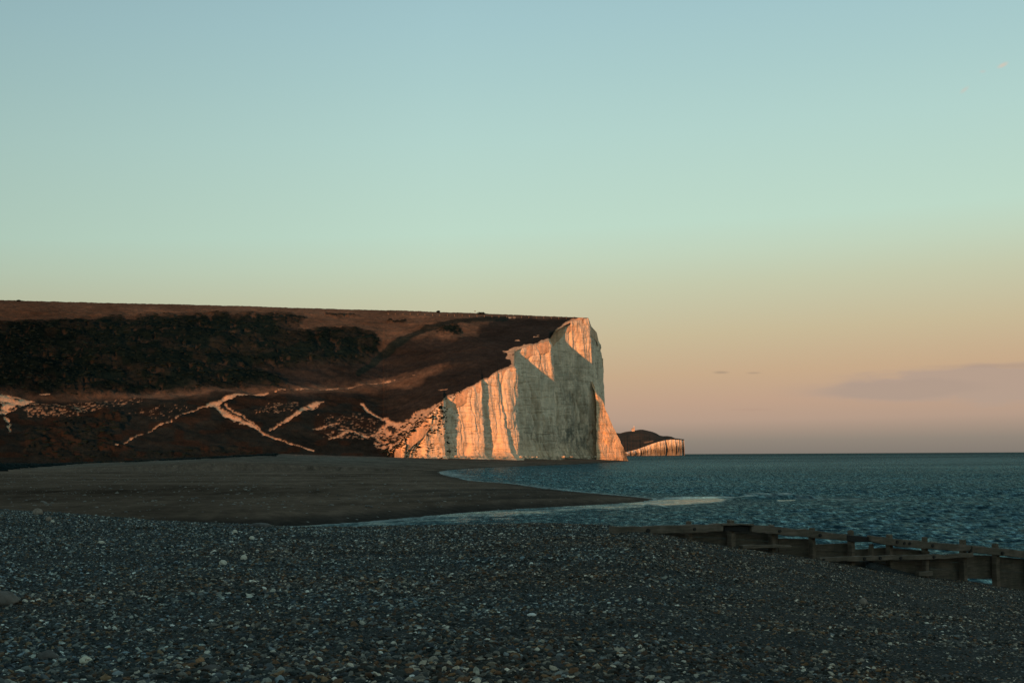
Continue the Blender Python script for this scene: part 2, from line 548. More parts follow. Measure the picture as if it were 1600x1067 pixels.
D = 690.0
ST.append((596, 714, 606, 709, D, .1))
D1 = walk(D, 598, 650, 1.0)
ST.append((640, 714, 660, 660, D1, .1))
D2 = walk(D1, 650, 695, 1.0)
ST.append((695, 713.5, 693, 626, D2, .1))
D3 = D2 + shade_step(D2, T(695), T(715))
ST.append((695.5, 713.5, 694, 624, D3, .25))
D4 = walk(D3, 695, 753, 1.0)
ST.append((715, 713.5, 713, 617, D3 + (D4 - D3) * .33, .15))
ST.append((756, 713.5, 752, 598, D4, .05))
D5 = D4 + shade_step(D4, T(753), T(765))
ST.append((756.5, 713.5, 752.6, 597.5, D5, .2))
D6 = walk(D5, 753, 778, 0.95)
ST.append((799, 714.5, 777, 584, D6, .05))
D7 = D6 + 4.0
ST.append((799.5, 714.5, 777.6, 583.5, D7, .1))
D8 = walk(D7, 782, 806, 0.9)
ST.append((806, 714.5, 803.5, 571, D8, .05))
D9 = D8 + 80
ST.append((806.5, 714, 804.2, 549, D9, .35))
D10 = walk(D9, 806, 862, 0.85)
ST.append((838, 714, 835, 538, D9 + (D10 - D9) * .58, .5))
ST.append((868, 714, 858, 533.5, D10, .55))
D11 = D10 + 112
ST.append((868.6, 714, 860, 531, D11, .5))
D12 = walk(D11, 862, 925, 0.9)
ST.append((890, 714, 884, 504, D11 + (D12 - D11) * .36, .8))
ST.append((912, 714, 904, 499.5, D11 + (D12 - D11) * .72, .75))
ST.append((933, 715, 919.5, 497, D12, .45))
ST.append((940, 715, 924, 511, D12 + 26, .8))
ST.append((944, 715, 932.5, 520, D12 + 52, .7))
ST.append((943, 715, 941, 560, D12 + 84, .6))
ST.append((940, 714, 937, 575, D12 + 150, .6))
ST.append((915, 713, 905, 575, D12 + 420, .6))
ST = np.array(ST)
print('cliff depths', [round(v, 1) for v in ST[:, 4]])
FOOT = at(ST[:, 0], ST[:, 1], ST[:, 4]); TOP = at(ST[:, 2], ST[:, 3], ST[:, 4])
TOP[0, 2] = max(TOP[0, 2], FOOT[0, 2] + 1)

# plan order: resample densely
seglen = np.hypot(np.diff(FOOT[:, 0] + TOP[:, 0]) / 2, np.diff(FOOT[:, 1] + TOP[:, 1]) / 2)
nseg = np.maximum(4, np.minimum(160, (seglen / 0.42).astype(int)))
U = np.concatenate([np.linspace(i, i + 1, n, endpoint=False) for i, n in enumerate(nseg)] + [[len(ST) - 1.0]])
ks = np.arange(len(ST))
# top edge wobble
foot = np.stack([np.interp(U, ks, FOOT[:, i]) for i in range(3)], -1)
def ragy(x):
    return (fbm(x / 11, x * 0, 9, 4) * 2.6 + fbm(x / 3.1, x * 0, 12, 2) * 1.0) * sstep(620, 650, x) * (1 - sstep(896, 912, x))
tx_ = np.interp(U, ks, ST[:, 2])
top = at(tx_, np.interp(U, ks, ST[:, 3]) + ragy(tx_), np.interp(U, ks, ST[:, 4])); top[0] = TOP[0]
stn = np.interp(U, ks, ST[:, 5])
arc = np.concatenate([[0], np.cumsum(np.hypot(np.diff(foot[:, 0] + top[:, 0]) / 2, np.diff(foot[:, 1] + top[:, 1]) / 2))])
NV = 230
vv = np.linspace(0, 1, NV)
P = foot[None] * (1 - vv)[:, None, None] + top[None] * vv[:, None, None]
P[:, :, 2] = (foot[:, 2] - 3)[None] * (1 - vv)[:, None] + top[:, 2][None] * vv[:, None]
# outward normal in plan
tv = np.gradient((foot + top) / 2, axis=0)
nv = np.stack([tv[:, 1], -tv[:, 0]], -1)
kk = 9
nvs = np.stack([np.convolve(np.pad(nv[:, i], kk, mode='edge'), np.ones(2 * kk + 1) / (2 * kk + 1), mode='valid') for i in range(2)], -1)
nvs /= np.linalg.norm(nvs, axis=1)[:, None] + 1e-9
A2, Z2 = np.meshgrid(arc, np.ones(NV)); Zw = P[:, :, 2]
flute = fbm(A2 / 9.0 + fbm(A2 / 40, Zw / 30, 5) * .9, Zw / 70, 21, 3) * 1.9 + fbm(A2 / 3.2, Zw / 40, 33, 3) * 0.75
rid = np.abs(fbm(A2 / 8 + fbm(A2 / 20, Zw / 16, 35, 3) * .7, Zw / 60, 37, 2))
flute = flute - 1.5 * np.exp(-(rid / .10) ** 2) * vnoise(A2 / 12, Zw / 35, 39)
lumps = fbm(A2 / 9, Zw / 13, 41, 4) * 1.25 + fbm(A2 / 1.7, Zw / 2.6, 47, 3) * 0.28
bed = -0.35 * np.exp(-((Zw / 4.6 + fbm(A2 / 25, Zw / 50, 61) * .8) % 1 - .5) ** 2 / 0.006) * (vnoise(A2 / 14, Zw / 5, 71) > .45)
flare = np.clip(1 - vv / 0.13, 0, 1)[:, None] ** 1.6 * (1.6 + 3.2 * vnoise(arc / 11, 0 * arc, 81)[None])
lean = (1 - vv)[:, None] * 1.0
ends = np.clip(np.minimum(arc, arc[-1] - arc) / 8, 0, 1)[None]
fade_top = np.clip((1 - vv) / 0.03, 0.15, 1)[:, None]
disp = (flute + lumps + bed) * fade_top + flare + lean
disp = disp * (1 + 1.5 * np.exp(-(arc / 22) ** 2))[None] * ends
P[:, :, 0] += disp * nvs[None, :, 0]; P[:, :, 1] += disp * nvs[None, :, 1]
stain_shade = np.clip(stn[None] * (0.35 + 0.9 * fbm(A2 / 30, Zw / 28, 91, 3) + 0.75 * np.exp(-((Zw - 17) / 11) ** 2)), 0, 1)
stain_shade = np.maximum(stain_shade, 0.85 * np.clip(1 - (Zw - 3.0) / 2.5, 0, 1) * (stn[None] > .4))
nr, nc, _ = P.shape
CV = [P.reshape(-1, 3)]; CF = [grid_faces(nr, nc)]; CS = [stain_shade.ravel()]
# the lit spur at the foot of the nose
ys = np.linspace(596, 722, 130)
xl = np.interp(ys, [596, 612, 628, 722], [924, 928.5, 931.5, 932]) + fbm(ys / 9, ys * 0, 7, 4) * 1.1
xr = np.interp(ys, [596, 612, 625, 640, 668, 697, 712, 719, 722], [925.5, 931, 941, 946.5, 959, 973, 978.5, 981, 982])
xr = xr + fbm(ys / 7, ys * 0, 5, 3) * 1.2
uu = np.linspace(0, 1, 110)
XX = xl[:, None] * (1 - uu) + xr[:, None] * uu
DD = (D12 - 10) + 30 * uu[None] * ((xr - xl) / 50)[:, None] + np.interp(ys, [596, 640, 722], [7, 2, -4])[:, None]
S = at(XX, np.repeat(ys[:, None], len(uu), 1), DD)
S[:, :, 1] += (fbm(XX / 14, ys[:, None] / 20, 15, 4) * 3.2 + fbm(XX / 3.5, ys[:, None] / 6, 18, 4) * .7) * np.sin(np.pi * np.clip(uu * 1.04, 0, 1))[None]
# returns on both sides so the spur is solid
Lr = S[:, :1].copy() + np.array([0, 1, 0]) * np.array([30.0])
Lr[:, :, 0] *= Lr[:, :, 1] / S[:, :1, 1]
Rr = np.repeat(S[:, -1:], 6, 1)
for k in range(6):
    Rr[:, k, 1] += (k + 1) * 14; Rr[:, k, 0] -= (k + 1) ** 2 * .9
S = np.concatenate([Lr, S, Rr], 1)
S = S[::-1]
off = len(CV[0])
CV.append(S.reshape(-1, 3)); CF.append(grid_faces(S.shape[0], S.shape[1], off=off))
spx = np.concatenate([np.full((130, 1), 0), np.repeat(uu[None], 130, 0), np.ones((130, 6))], 1)[::-1]
spy = np.repeat(ys[::-1, None], spx.shape[1], 1)
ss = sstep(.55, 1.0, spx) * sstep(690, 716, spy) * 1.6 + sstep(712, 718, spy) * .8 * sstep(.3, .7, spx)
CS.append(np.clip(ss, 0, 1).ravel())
cliff = mesh_np('chalk_cliff', np.concatenate(CV), np.concatenate(CF), M_chalk, attrs={'stain_shade': np.concatenate(CS), 'sunset': np.concatenate([np.clip(1 - (Zw - 2) / 14, 0, 1).ravel() * .35, np.full(S.shape[0] * S.shape[1], .75)])})  # low sun's orange put into the colour, faint at the foot, strong on the spur
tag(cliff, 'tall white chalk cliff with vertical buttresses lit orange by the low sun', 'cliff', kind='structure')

# ------------------------------------------------------------------ the hill behind the cliff
RUB = []
for k_ in range(170):
    i_ = int(RNG.integers(20, int(len(foot) * .86)))
    RUB.append(foot[i_] + np.array([nvs[i_, 0], nvs[i_, 1], 0]) * (5 + 7 * RNG.random() ** 2) + np.array([0, 0, .15]))
HX = np.concatenate([np.arange(-420, -60, 9.0), np.arange(-60, 600, 1.15), np.arange(600, 943, 0.8)])
fx = [-420, -100, 0, 60, 100, 200, 300, 400, 470, 500, 560, 606]
fy = [728, 726, 726, 727, 726, 722, 718, 713, 708, 708, 709.5, 712]
fD = [470, 560, 585, 592, 597, 610, 625, 645, 660, 668, 680, 690]
tx, ty, tD = ST[:, 2], ST[:, 3], ST[:, 4]
keep = np.concatenate([[True], np.diff(tx) > 0]) & (tx <= 941.5)
sxs = np.concatenate([fx, tx[keep][1:]]); sys_ = np.concatenate([fy, ty[keep][1:]]); sDs = np.concatenate([fD, tD[keep][1:]])
S_y = np.interp(HX, sxs, sys_); S_D = np.interp(HX, sxs, sDs)
# ragged lip of the cliff
S_y = S_y + ragy(HX)
R_y = np.interp(HX, [-420, 0, 150, 300, 450, 560, 640, 700, 760, 830, 880, 919, 924, 932.5, 942], [462, 469, 473, 476, 480.5, 483.8, 485.6, 488, 490.2, 493, 495, 496.6, 510, 519.5, 565])
R_D = np.maximum(np.interp(HX, [-420, 0, 300, 600, 800, 919, 942], [980, 1010, 1030, 1045, 1055, D12 + 6, D12 + 100]), S_D + 3)
S_pt = at(HX, S_y, S_D); E_pt = at(HX, R_y, R_D)
lowc = HX < 606
S_pt[lowc, 2] -= 1.2
NT = 300
tt = np.linspace(0, 1, NT) ** 1.12
def smooth1(a, sig):
    xs = np.arange(HX[0], HX[-1], 1.0); b_ = np.interp(xs, HX, a)
    k_ = np.exp(-.5 * (np.arange(-4 * sig, 4 * sig + 1) / sig) ** 2); k_ /= k_.sum()
    return np.interp(HX, xs, np.convolve(np.pad(b_, 4 * sig, mode='edge'), k_, mode='valid'))
Dg = S_D[None] + (R_D - S_D)[None] * tt[:, None]
rise = 1 - (1 - tt) ** 1.18
Zg = S_pt[None, :, 2] + (E_pt[:, 2] - S_pt[:, 2])[None] * (0.55 * rise + 0.45 * tt)[:, None]
S_Ds = np.where(HX < 600, S_D, smooth1(S_D, 22)); S_Zs = np.where(HX < 600, S_pt[:, 2], smooth1(S_pt[:, 2], 22))
bl_ = sstep(560, 640, HX); S_Ds = S_D * (1 - bl_) + S_Ds * bl_; S_Zs = S_pt[:, 2] * (1 - bl_) + S_Zs * bl_
S_Ds = np.minimum(S_Ds, R_D - 2)
bl_ = (1 - sstep(900, 917, HX)); S_Ds = S_D * (1 - bl_) + S_Ds * bl_; S_Zs = S_pt[:, 2] * (1 - bl_) + S_Zs * bl_
Dsm = S_Ds[None] + (R_D - S_Ds)[None] * tt[:, None]
Zsm = S_Zs[None] + (E_pt[:, 2] - S_Zs)[None] * (0.55 * rise + 0.45 * tt)[:, None]
wS = np.exp(-(tt / .07) ** 1.5)[:, None]
Dg = Dg * wS + Dsm * (1 - wS); Zg = Zg * wS + Zsm * (1 - wS)
rx = rays(HX, (S_y + R_y) / 2)[:, 0]
Xg = rx[None] * Dg
H = np.stack([Xg, Dg, Zg], -1)
# image position of each undisplaced vertex
def project(Pw):
    q = (Pw - np.array([0, 0, EYE])) @ Rn
    return 800 + F * q[..., 0] / -q[..., 2], 533.5 - F * q[..., 1] / -q[..., 2]
PX, PY = project(H)
wx = PX + fbm(PX / 30, PY / 18, 101, 4) * 14 + fbm(PX / 8, PY / 5, 105, 3) * 4
wy = PY + fbm(PX / 34, PY / 16, 111, 4) * 6 + fbm(PX / 9, PY / 4, 115, 3) * 2.5
GRASS = np.array([.118, .082, .058]); DARK_SLOPE = np.array([.029, .028, .026]); GORSE_SHADE = np.array([.006, .0135, .0135]); LOW = np.array([.015, .020, .019])  # the gorse tone also carries the slope's shade
DRY = np.array([.115, .064, .040])
def lay(c, m, k):
    return c * (1 - m[..., None]) + k * m[..., None]
C = np.zeros(H.shape) + DARK_SLOPE  # plain dark colour where nothing else is laid
topband = [(-500, 440), (560, 440), (640, 470), (900, 480), (900, 493), (760, 500), (690, 512), (640, 528), (595, 552), (560, 562), (430, 566), (380, 572), (395, 592), (430, 600), (480, 598), (600, 585), (700, 572), (640, 600), (440, 612), (300, 620), (-500, 630)]
C = lay(C, sstep(-6, 6, poly_sdf(wx, wy, topband)), GRASS)
C = lay(C, sstep(-4, 4, poly_sdf(wx, wy, [(640, 533), (668, 517), (700, 509), (740, 502), (772, 500), (752, 512), (735, 524), (690, 530)])), GRASS * .95)
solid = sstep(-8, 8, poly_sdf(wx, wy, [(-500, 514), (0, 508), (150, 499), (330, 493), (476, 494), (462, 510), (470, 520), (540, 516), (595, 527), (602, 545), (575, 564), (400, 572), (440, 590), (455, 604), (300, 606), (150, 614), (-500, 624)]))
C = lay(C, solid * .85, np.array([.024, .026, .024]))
gorse = np.maximum.reduce([
    sstep(-9, 8, poly_sdf(wx, wy, [(-500, 516), (0, 510), (60, 505), (150, 500), (250, 495), (330, 494), (430, 493), (476, 495), (462, 508), (440, 517), (470, 522), (540, 517), (590, 528), (600, 545), (575, 562), (500, 568), (400, 570), (440, 590), (455, 603), (380, 603), (300, 604), (150, 612), (60, 610), (-500, 622)])),
    sstep(-2, 2, poly_sdf(wx, wy, [(505, 490), (540, 488.5), (558, 492), (545, 495), (510, 494.5)])),
    sstep(-2, 2, poly_sdf(wx, wy, [(690, 519), (703, 515), (716, 518), (712, 522), (695, 522)])),
    sstep(-2, 2, poly_sdf(wx, wy, [(678, 523), (688, 521.5), (694, 524), (682, 525.5)])),
    sstep(-2, 2, poly_sdf(wx, wy, [(614, 500.5), (634, 500), (632, 503), (616, 503)])),
    sstep(-3, 3, poly_sdf(wx, wy, [(150, 652), (185, 646), (200, 658), (185, 668), (160, 668)])) * .9,
    sstep(-5, 5, poly_sdf(wx, wy, [(40, 672), (110, 655), (160, 664), (200, 700), (170, 722), (40, 720)])) * .8,
    sstep(-3, 3, poly_sdf(wx, wy, [(190, 708), (330, 700), (420, 706), (420, 716), (200, 722)])) * .8])
gorse = gorse * sstep(.18, .36, vnoise(PX / 11, PY / 5, 131) * .6 + vnoise(PX / 4, PY / 2, 135) * .4)
C = lay(C, gorse * (1 - .3 * sstep(0.55, .75, vnoise(PX / 26, PY / 9, 141))), GORSE_SHADE)
d, w, _ = polyline_dist(PX, PY, [(560, 578), (588, 558), (612, 543), (640, 530), (668, 517), (700, 508), (740, 501), (790, 499)])
C = lay(C, .8 * sstep(5.5, 3, d + fbm(PX / 6, PY / 3, 151) * 1.2), GORSE_SHADE * 1.5)
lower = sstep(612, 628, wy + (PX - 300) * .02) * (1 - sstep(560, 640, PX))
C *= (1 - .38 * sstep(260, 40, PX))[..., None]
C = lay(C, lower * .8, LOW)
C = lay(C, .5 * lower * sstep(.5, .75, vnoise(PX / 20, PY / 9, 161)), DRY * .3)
C *= (1 + .35 * fbm(PX / 60, PY / 14, 171, 4) + .22 * fbm(PX / 14, PY / 2.2, 175, 3))[..., None]
# bare chalk: paths, scars and the lip of the cliff
chalk = np.zeros(PX.shape)
fine = fbm(PX / 5, PY / 2.4, 201, 4)
fine2 = fbm(PX / 11, PY / 5, 205, 3)
fine3 = fbm(PX / 3.2, PY / 1.6, 207, 3)
def path(pts, ws, rag_=1.0, broken=0.0):
    global chalk
    d, w, par = polyline_dist(PX + fine2 * 2.6 * rag_ + fine3 * 2.0 * rag_, PY + fine * 1.5 * rag_ + fine3 * .8, pts, ws)
    w = w * (.66 + .6 * fine2)
    k = sstep(w * .60 + .35, w * .40 - .35, d + np.maximum(fine3, -.1) * w * .35)
    if broken: k = k * sstep(broken - .08, broken + .08, vnoise(PX / 9, PY / 5, 211))
    chalk = np.maximum(chalk, k)
path([(178, 700), (192, 692), (205, 685)], [4.5, 3, 2.0], 1, .35)
path([(205, 685), (232, 673), (262, 661), (290, 645)], [2, 3.0, 2.2, 3], 1, .5)
path([(286, 648), (312, 638), (335, 632), (355, 625), (372, 620), (390, 617)], [2.5, 4, 9, 6, 5, 3.2], .8)
path([(390, 617), (440, 610), (520, 600), (600, 589), (648, 580.5)], [2.4, .8, 1.7, 2.0, 1.2], .4, .36)
path([(335, 631), (344, 641), (360, 652), (378, 660), (392, 666), (410, 676), (440, 688), (470, 698), (490, 704)], [7, 9, 9, 9, 8, 4.2, 2.6, 2.4, 3.4], .8)
path([(350, 632), (366, 646), (384, 655), (405, 670)], [2, 2, 2.5, 2], 1)
path([(421, 672), (432, 665), (450, 657), (466, 648), (476, 638), (492, 630), (506, 625)], [3, 4, 6, 7, 11, 12, 3], .9)
path([(566, 626), (572, 635), (582, 645), (596, 653), (608, 662), (622, 665), (640, 661)], [5, 5, 6, 7, 9, 8, 6], .9)
path([(514, 686), (524, 684), (532, 681), (545, 675), (560, 679), (574, 682), (590, 676), (604, 666), (618, 664)], [2.5, 4, 4.5, 4.5, 4, 5, 6, 7, 8], .9)
path([(488, 671), (505, 668), (518, 663), (526, 662)], [2.5, 3.5, 4.5, 3], .9)
path([(530, 672), (545, 673), (556, 676)], [2, 3, 2], 1)
path([(640, 662), (652, 652), (668, 644), (682, 634), (694, 628)], [7, 9, 11, 10, 7], .9)
path([(600, 589), (609, 588.5)], [2, 2], .5)
path([(684, 608.5), (698, 608)], [1.8, 1.5], 1.2)
path([(795, 496.5), (806, 497)], [3.5, 2], 1)
path([(832, 526), (842, 524.5), (848, 524)], [2.2, 3, 1.6], 1.6, .4)
path([(805, 533), (812, 532)], [1.2, 1.2], 1)
path([(62, 613.3), (78, 613.3)], [1.6, 1.6], .2)
def patchk(poly, dens, sx_=7, sy_=2.6, seed=231):
    global chalk
    mk = sstep(-7, 6, poly_sdf(wx, wy, poly))
    n = fbm(PX / sx_, PY / sy_, seed, 4) * .5 + .5
    n = n * .8 + .2 * vnoise(PX / 2.6, PY / 1.0, seed + 50)
    k = sstep(1 - dens - .03, 1 - dens + .09, n * mk + (mk - 1) * .6) * (.42 + .58 * sstep(.38, .6, dens))
    chalk = np.maximum(chalk, k)
patchk([(-120, 618), (5, 617), (35, 618), (52, 622), (40, 634), (26, 642), (10, 648), (-120, 652)], .66, 9, 4, 235)
patchk([(9, 648), (16, 652), (17, 668), (12, 681), (8, 672), (9, 658)], .75, 5, 4, 239)
patchk([(40, 626), (120, 620), (230, 616), (230, 628), (175, 640), (120, 655), (60, 655), (30, 645)], .43, 4.2, 1.2, 243)
patchk([(150, 640), (290, 628), (330, 640), (250, 660), (180, 650)], .33, 4, 1.1, 247)
patchk([(385, 650), (420, 628), (470, 622), (470, 640), (440, 655)], .42, 4, 1.1, 251)
patchk([(490, 650), (560, 640), (605, 655), (610, 690), (560, 690), (500, 690)], .39, 4.6, 1.3, 255)
patchk([(585, 672), (625, 655), (650, 650), (668, 640), (680, 652), (640, 690), (612, 712), (590, 704)], .54, 5, 2.6, 259)
patchk([(620, 668), (660, 640), (695, 622), (700, 632), (650, 672), (615, 712), (606, 708)], .66, 5, 3.0, 263)
patchk([(778, 548), (800, 540), (812, 540), (808, 552), (806, 575), (790, 580), (797, 566), (790, 556)], .74, 5, 2.8, 267)
patchk([(855, 528), (868, 517), (888, 503), (893, 503), (880, 525), (865, 537)], .62, 4, 3, 271)
# eroded rim above the lip
lip = np.abs(PY - S_y[None])
rimw = 2.2 + 3.2 * vnoise(HX / 13, HX * 0, 281)
k = sstep(1.0, .55, lip / rimw[None] + fine * .35) * sstep(628, 650, HX)[None] * (1 - sstep(905, 918, HX))[None]
chalk = np.maximum(chalk, k)
chalk = np.clip(np.maximum(chalk, sstep(917.5, 919.5, PX)), 0, 1)
CH = np.array([.62, .40, .25]) * (1 + .18 * fbm(PX / 6, PY / 3, 291, 3))[..., None]
C = C * (1 - chalk[..., None]) + CH * chalk[..., None]
# relief
amp = np.clip(np.minimum(tt * 14, (1 - tt) * 9), 0, 1)[:, None]
Xw, Yw = H[..., 0], H[..., 1]
relief = fbm(Xw / 70, Yw / 55, 301, 4) * 5.0 * sstep(0, .3, tt)[:, None] * sstep(1, .75, tt)[:, None]
relief += fbm(Xw / 9, Yw / 9, 311, 4) * .8 + gorse * (1.2 + fbm(Xw / 4.5, Yw / 4.5, 321, 3) * 1.6)
relief += -chalk * .5
relief *= (1 - .9 * sstep(690, 800, PX)) * 1.0 + .1
H[..., 2] += relief * amp
# rag the lip in plan so the edge is uneven, then carry on over the back
H[..., 2] += ((fbm(HX / 14, HX * 0, 14, 4) * .30 + fbm(HX / 2.5, HX * 0, 16, 2) * .16) * (1 - sstep(900, 915, HX)))[None] * np.exp(-(1 - tt) / .012)[:, None]
back = []
for k, (dd_, dz) in enumerate(((6, -.15), (40, -1.5), (140, -10), (320, -40), (520, -110))):
    q = H[-1].copy()
    sc = (q[:, 1] + dd_) / q[:, 1]
    q[:, 0] *= sc; q[:, 1] += dd_; q[:, 2] += dz
    back.append(q)
skirt = H[:1].copy(); skirt[..., 2] -= 7
HH = np.concatenate([skirt, H, np.stack(back)], 0)
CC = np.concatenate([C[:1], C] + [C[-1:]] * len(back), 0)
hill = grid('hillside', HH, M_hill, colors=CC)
tag(hill, 'dark grassy down with bare chalk paths rising behind the beach', 'hill', kind='structure')

# gorse and bramble clumps on the hill
def blob_template(seed, sub=2):
    import bmesh
    bm = bmesh.new(); bmesh.ops.create_icosphere(bm, subdivisions=sub, radius=1)
    V = np.array([v.co for v in bm.verts]); Fc = np.array([[v.index for v in f.verts] for f in bm.faces]); bm.free()
    n = fbm(V[:, 0] * 2 + V[:, 2] * 1.7 + 3, V[:, 1] * 2 + 5 - V[:, 2], seed, 3)
    V = V * (1 + .38 * n + RNG.normal(0, .10, len(V)))[:, None]
    return V, Fc
TPL = [blob_template(400 + i) for i in range(6)]
def scatter_blobs(name, pts, sizes, mat, flat=.62):
    vs, fs, o = [], [], 0
    for p, s in zip(pts, sizes):
        V, Fc = TPL[RNG.integers(6)]
        a = RNG.uniform(0, 6.28); ca, sa = math.cos(a), math.sin(a)
        W = np.empty_like(V)
        W[:, 0] = (V[:, 0] * ca - V[:, 1] * sa) * s * RNG.uniform(.8, 1.5); W[:, 1] = (V[:, 0] * sa + V[:, 1] * ca) * s; W[:, 2] = V[:, 2] * s * flat
        vs.append(W + p); fs.append(Fc + o); o += len(V)
    return mesh_np(name, np.concatenate(vs), np.concatenate(fs), mat, smooth=False)
o = scatter_blobs('fallen_chalk', np.array(RUB), .25 + .75 * RNG.random(len(RUB)) ** 3, M_chalk, .7)
tag(o, 'fallen chalk rubble lying along the foot of the tall cliff', 'rubble', kind='stuff')
gm = gorse * (PX > -80) * (chalk < .2)
prob = (gm > .35) * np.gradient(Dg, axis=0)
cand = np.flatnonzero(prob.ravel() > 0)
pw = prob.ravel()[cand]; pw = pw / pw.sum()
pick = RNG.choice(cand, 2600, replace=False, p=pw)
pts = H.reshape(-1, 3)[pick]
sz = .4 + .9 * RNG.random(len(pick)) ** 2.4
# ragged tufts along the broken lip at the left end of the cliff
tuft, tsz = [], []
for k_ in range(330):
    x_ = RNG.uniform(596, 735); ci_ = int(np.argmin(np.abs(HX - x_)))
    if vnoise(np.array(x_ / 6.0), np.array(.5), 77) < .35 and x_ > 660: continue
    ri_ = int(abs(RNG.normal(0, 5 if x_ > 660 else 16)))
    tuft.append(H[min(ri_, NT - 1), ci_]); tsz.append(RNG.uniform(.2, .8) * (1.25 if x_ < 660 else .6))
for k_ in range(2600):
    i_ = int(RNG.integers(0, np.searchsorted(arc, 62))); j_ = int(RNG.integers(0, NV))
    q_ = P[j_, i_]
    up_ = j_ / NV
    if vnoise(np.array(arc[i_] / 5.5 + up_ * 2), np.array(q_[2] / 4.0), 79) > .57 + .22 * (1 - arc[i_] / 62) - .10 * up_ : continue
    if RNG.random() > (.34 if arc[i_] < 38 else .12) * (.35 + up_): continue
    tuft.append(q_ + np.array([.1, -.1, .05])); tsz.append(RNG.uniform(.25, .7))
pts = np.concatenate([pts, np.array(tuft)]); sz = np.concatenate([sz, np.array(tsz)])
o = scatter_blobs('scrub', pts, sz, M_scrub, .45)
tag(o, 'dark gorse scrub covering the middle of the hillside', 'scrub', kind='stuff')

# ------------------------------------------------------------------ far beach with the spit
cx = np.array([-700, -200, 200, 430, 480, 560, 640, 720, 800, 900, 950, 1000, 1022])
cy = np.array([838, 832, 826, 823, 820.5, 815.5, 808.5, 801, 795.5, 790, 787.5, 784, 779.5])
chan = sea_at(cx, cy)[:, :2]
bx = np.array([1022, 990, 920, 850, 800, 740, 705, 690, 686, 690, 700, 740, 800, 900, 980, 990])
by = np.array([779.5, 776, 770, 762.5, 755.5, 751.5, 744, 740, 738, 736, 734.5, 731.8, 729, 725.2, 720.5, 719.2])
bay = sea_at(bx, by)[:, :2]
GX = np.concatenate([np.arange(-420, 0, 14.0), np.arange(0, 1024, 3.0)])
land_edge = np.concatenate([chan, bay[1:], np.array([[140, 1500], [-1400, 1500], [-1400, 60]])])
ND = 420
Df = np.interp(GX, np.concatenate([fx, ST[:16, 0] + 1, [985, 1030]]), np.concatenate([fD, ST[:16, 4], [D12 + 10, D12 + 20]])) + 25
Dn = np.interp(GX, cx, chan[:, 1]) - 22
Dn = np.maximum(Dn, 60)
s_ = np.linspace(0, 1, ND)
Db = Dn[None] * (Df / Dn)[None] ** s_[:, None]
Xb = T(GX)[None] * Db * 1.0
sd = poly_sdf(Xb, Db, [tuple(p) for p in land_edge])
dc, _, _ = polyline_dist(Xb, Db, [tuple(p) for p in chan])
db, _, _ = polyline_dist(Xb, Db, [tuple(p) for p in bay])
inside = sd > 0
zf = at(np.array(fx + list(ST[1:16, 0])), np.array(fy + list(ST[1:16, 1])), np.array(list(fD) + list(ST[1:16, 4])))[:, 2]
zfoot = np.interp(GX, np.concatenate([fx, ST[1:16, 0], [985]]), np.concatenate([zf, [0.4]]))
q = np.clip((Db - 110) / (Df - 25 - 110)[None], 0, 1)
zp = 1.25 + (zfoot[None] + .25 - 1.25) * sstep(.0, 1.0, q) ** .9
zl = np.minimum.reduce([1 - np.exp(-dc * .22 / 1.0), np.ones_like(dc)]) * zp
baycap = .26 * (1 - np.exp(-db / 4)) + np.where(q > .55, .05 * db, .0125 * db)
near_bay = GX[None] > 600
zl = np.where(near_bay | (db < 200), np.minimum(zl, baycap), zl)
ridges = .10 * np.sin(dc * .55 + fbm(Xb / 30, Db / 60, 501) * 3) * np.exp(-dc / 80) + .12 * fbm(Xb / 14, Db / 9, 511, 4)
zl = zl + ridges * np.clip(np.minimum(dc, db) / 14, 0, 1)
zb = np.where(inside, zl, -0.12 * np.minimum(-sd, 30))
base = np.array([.140, .099, .073]); dark = np.array([.030, .029, .027]); pale = np.array([.135, .120, .100])
cB = np.zeros(Xb.shape + (3,)) + base
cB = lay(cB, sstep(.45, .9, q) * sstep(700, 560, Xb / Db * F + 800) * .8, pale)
strk = fbm(Xb / 60 + Db / 200, (dc + fbm(Xb / 40, Db / 40, 521) * 5) / 7, 531, 4)
cB *= (1 + .38 * strk + .32 * fbm(Xb / 12, Db / 18, 541, 4) + .3 * fbm(Xb / 1.5, Db / 9, 543, 3))[..., None]
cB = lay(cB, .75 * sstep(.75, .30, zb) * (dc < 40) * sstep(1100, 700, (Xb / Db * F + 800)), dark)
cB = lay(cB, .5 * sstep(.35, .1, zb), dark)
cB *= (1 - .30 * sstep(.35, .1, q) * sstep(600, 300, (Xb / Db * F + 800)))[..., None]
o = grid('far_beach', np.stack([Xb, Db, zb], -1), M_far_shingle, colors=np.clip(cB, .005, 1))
tag(o, 'dark shingle spit curving out from the foot of the hill into the sea', 'beach', kind='structure')

# stones standing proud on the far beach
rf = np.random.default_rng(8)
okp = np.flatnonzero((inside & (zb > .35) & (np.minimum(dc, db) > 2)).ravel())
area = (np.gradient(Db, axis=0) * Db).ravel()[okp]; area /= Db.ravel()[okp] ** 1.3; area /= area.sum()
pk_ = rf.choice(okp, 3000, p=area)
pf = np.stack([Xb, Db, zb], -1).reshape(-1, 3)[pk_] + np.stack([rf.normal(0, .8, 3000), rf.normal(0, .8, 3000), np.zeros(3000)], -1)
sf_ = .05 + .12 * rf.random(3000) ** 3
m, nt, b, nd, lk = new_mat('far_stones')
lk.new(ramp(nt, noise(nt, coords(nt), .9, 2), [(0.0, (.05, .045, .04)), (0.45, (.12, .11, .10)), (0.6, (.18, .165, .14)), (0.75, (.34, .32, .28))]), b.inputs['Base Color'])
b.inputs['Roughness'].default_value = .9
o = scatter_blobs('far_pebbles', pf, sf_, m, .6)
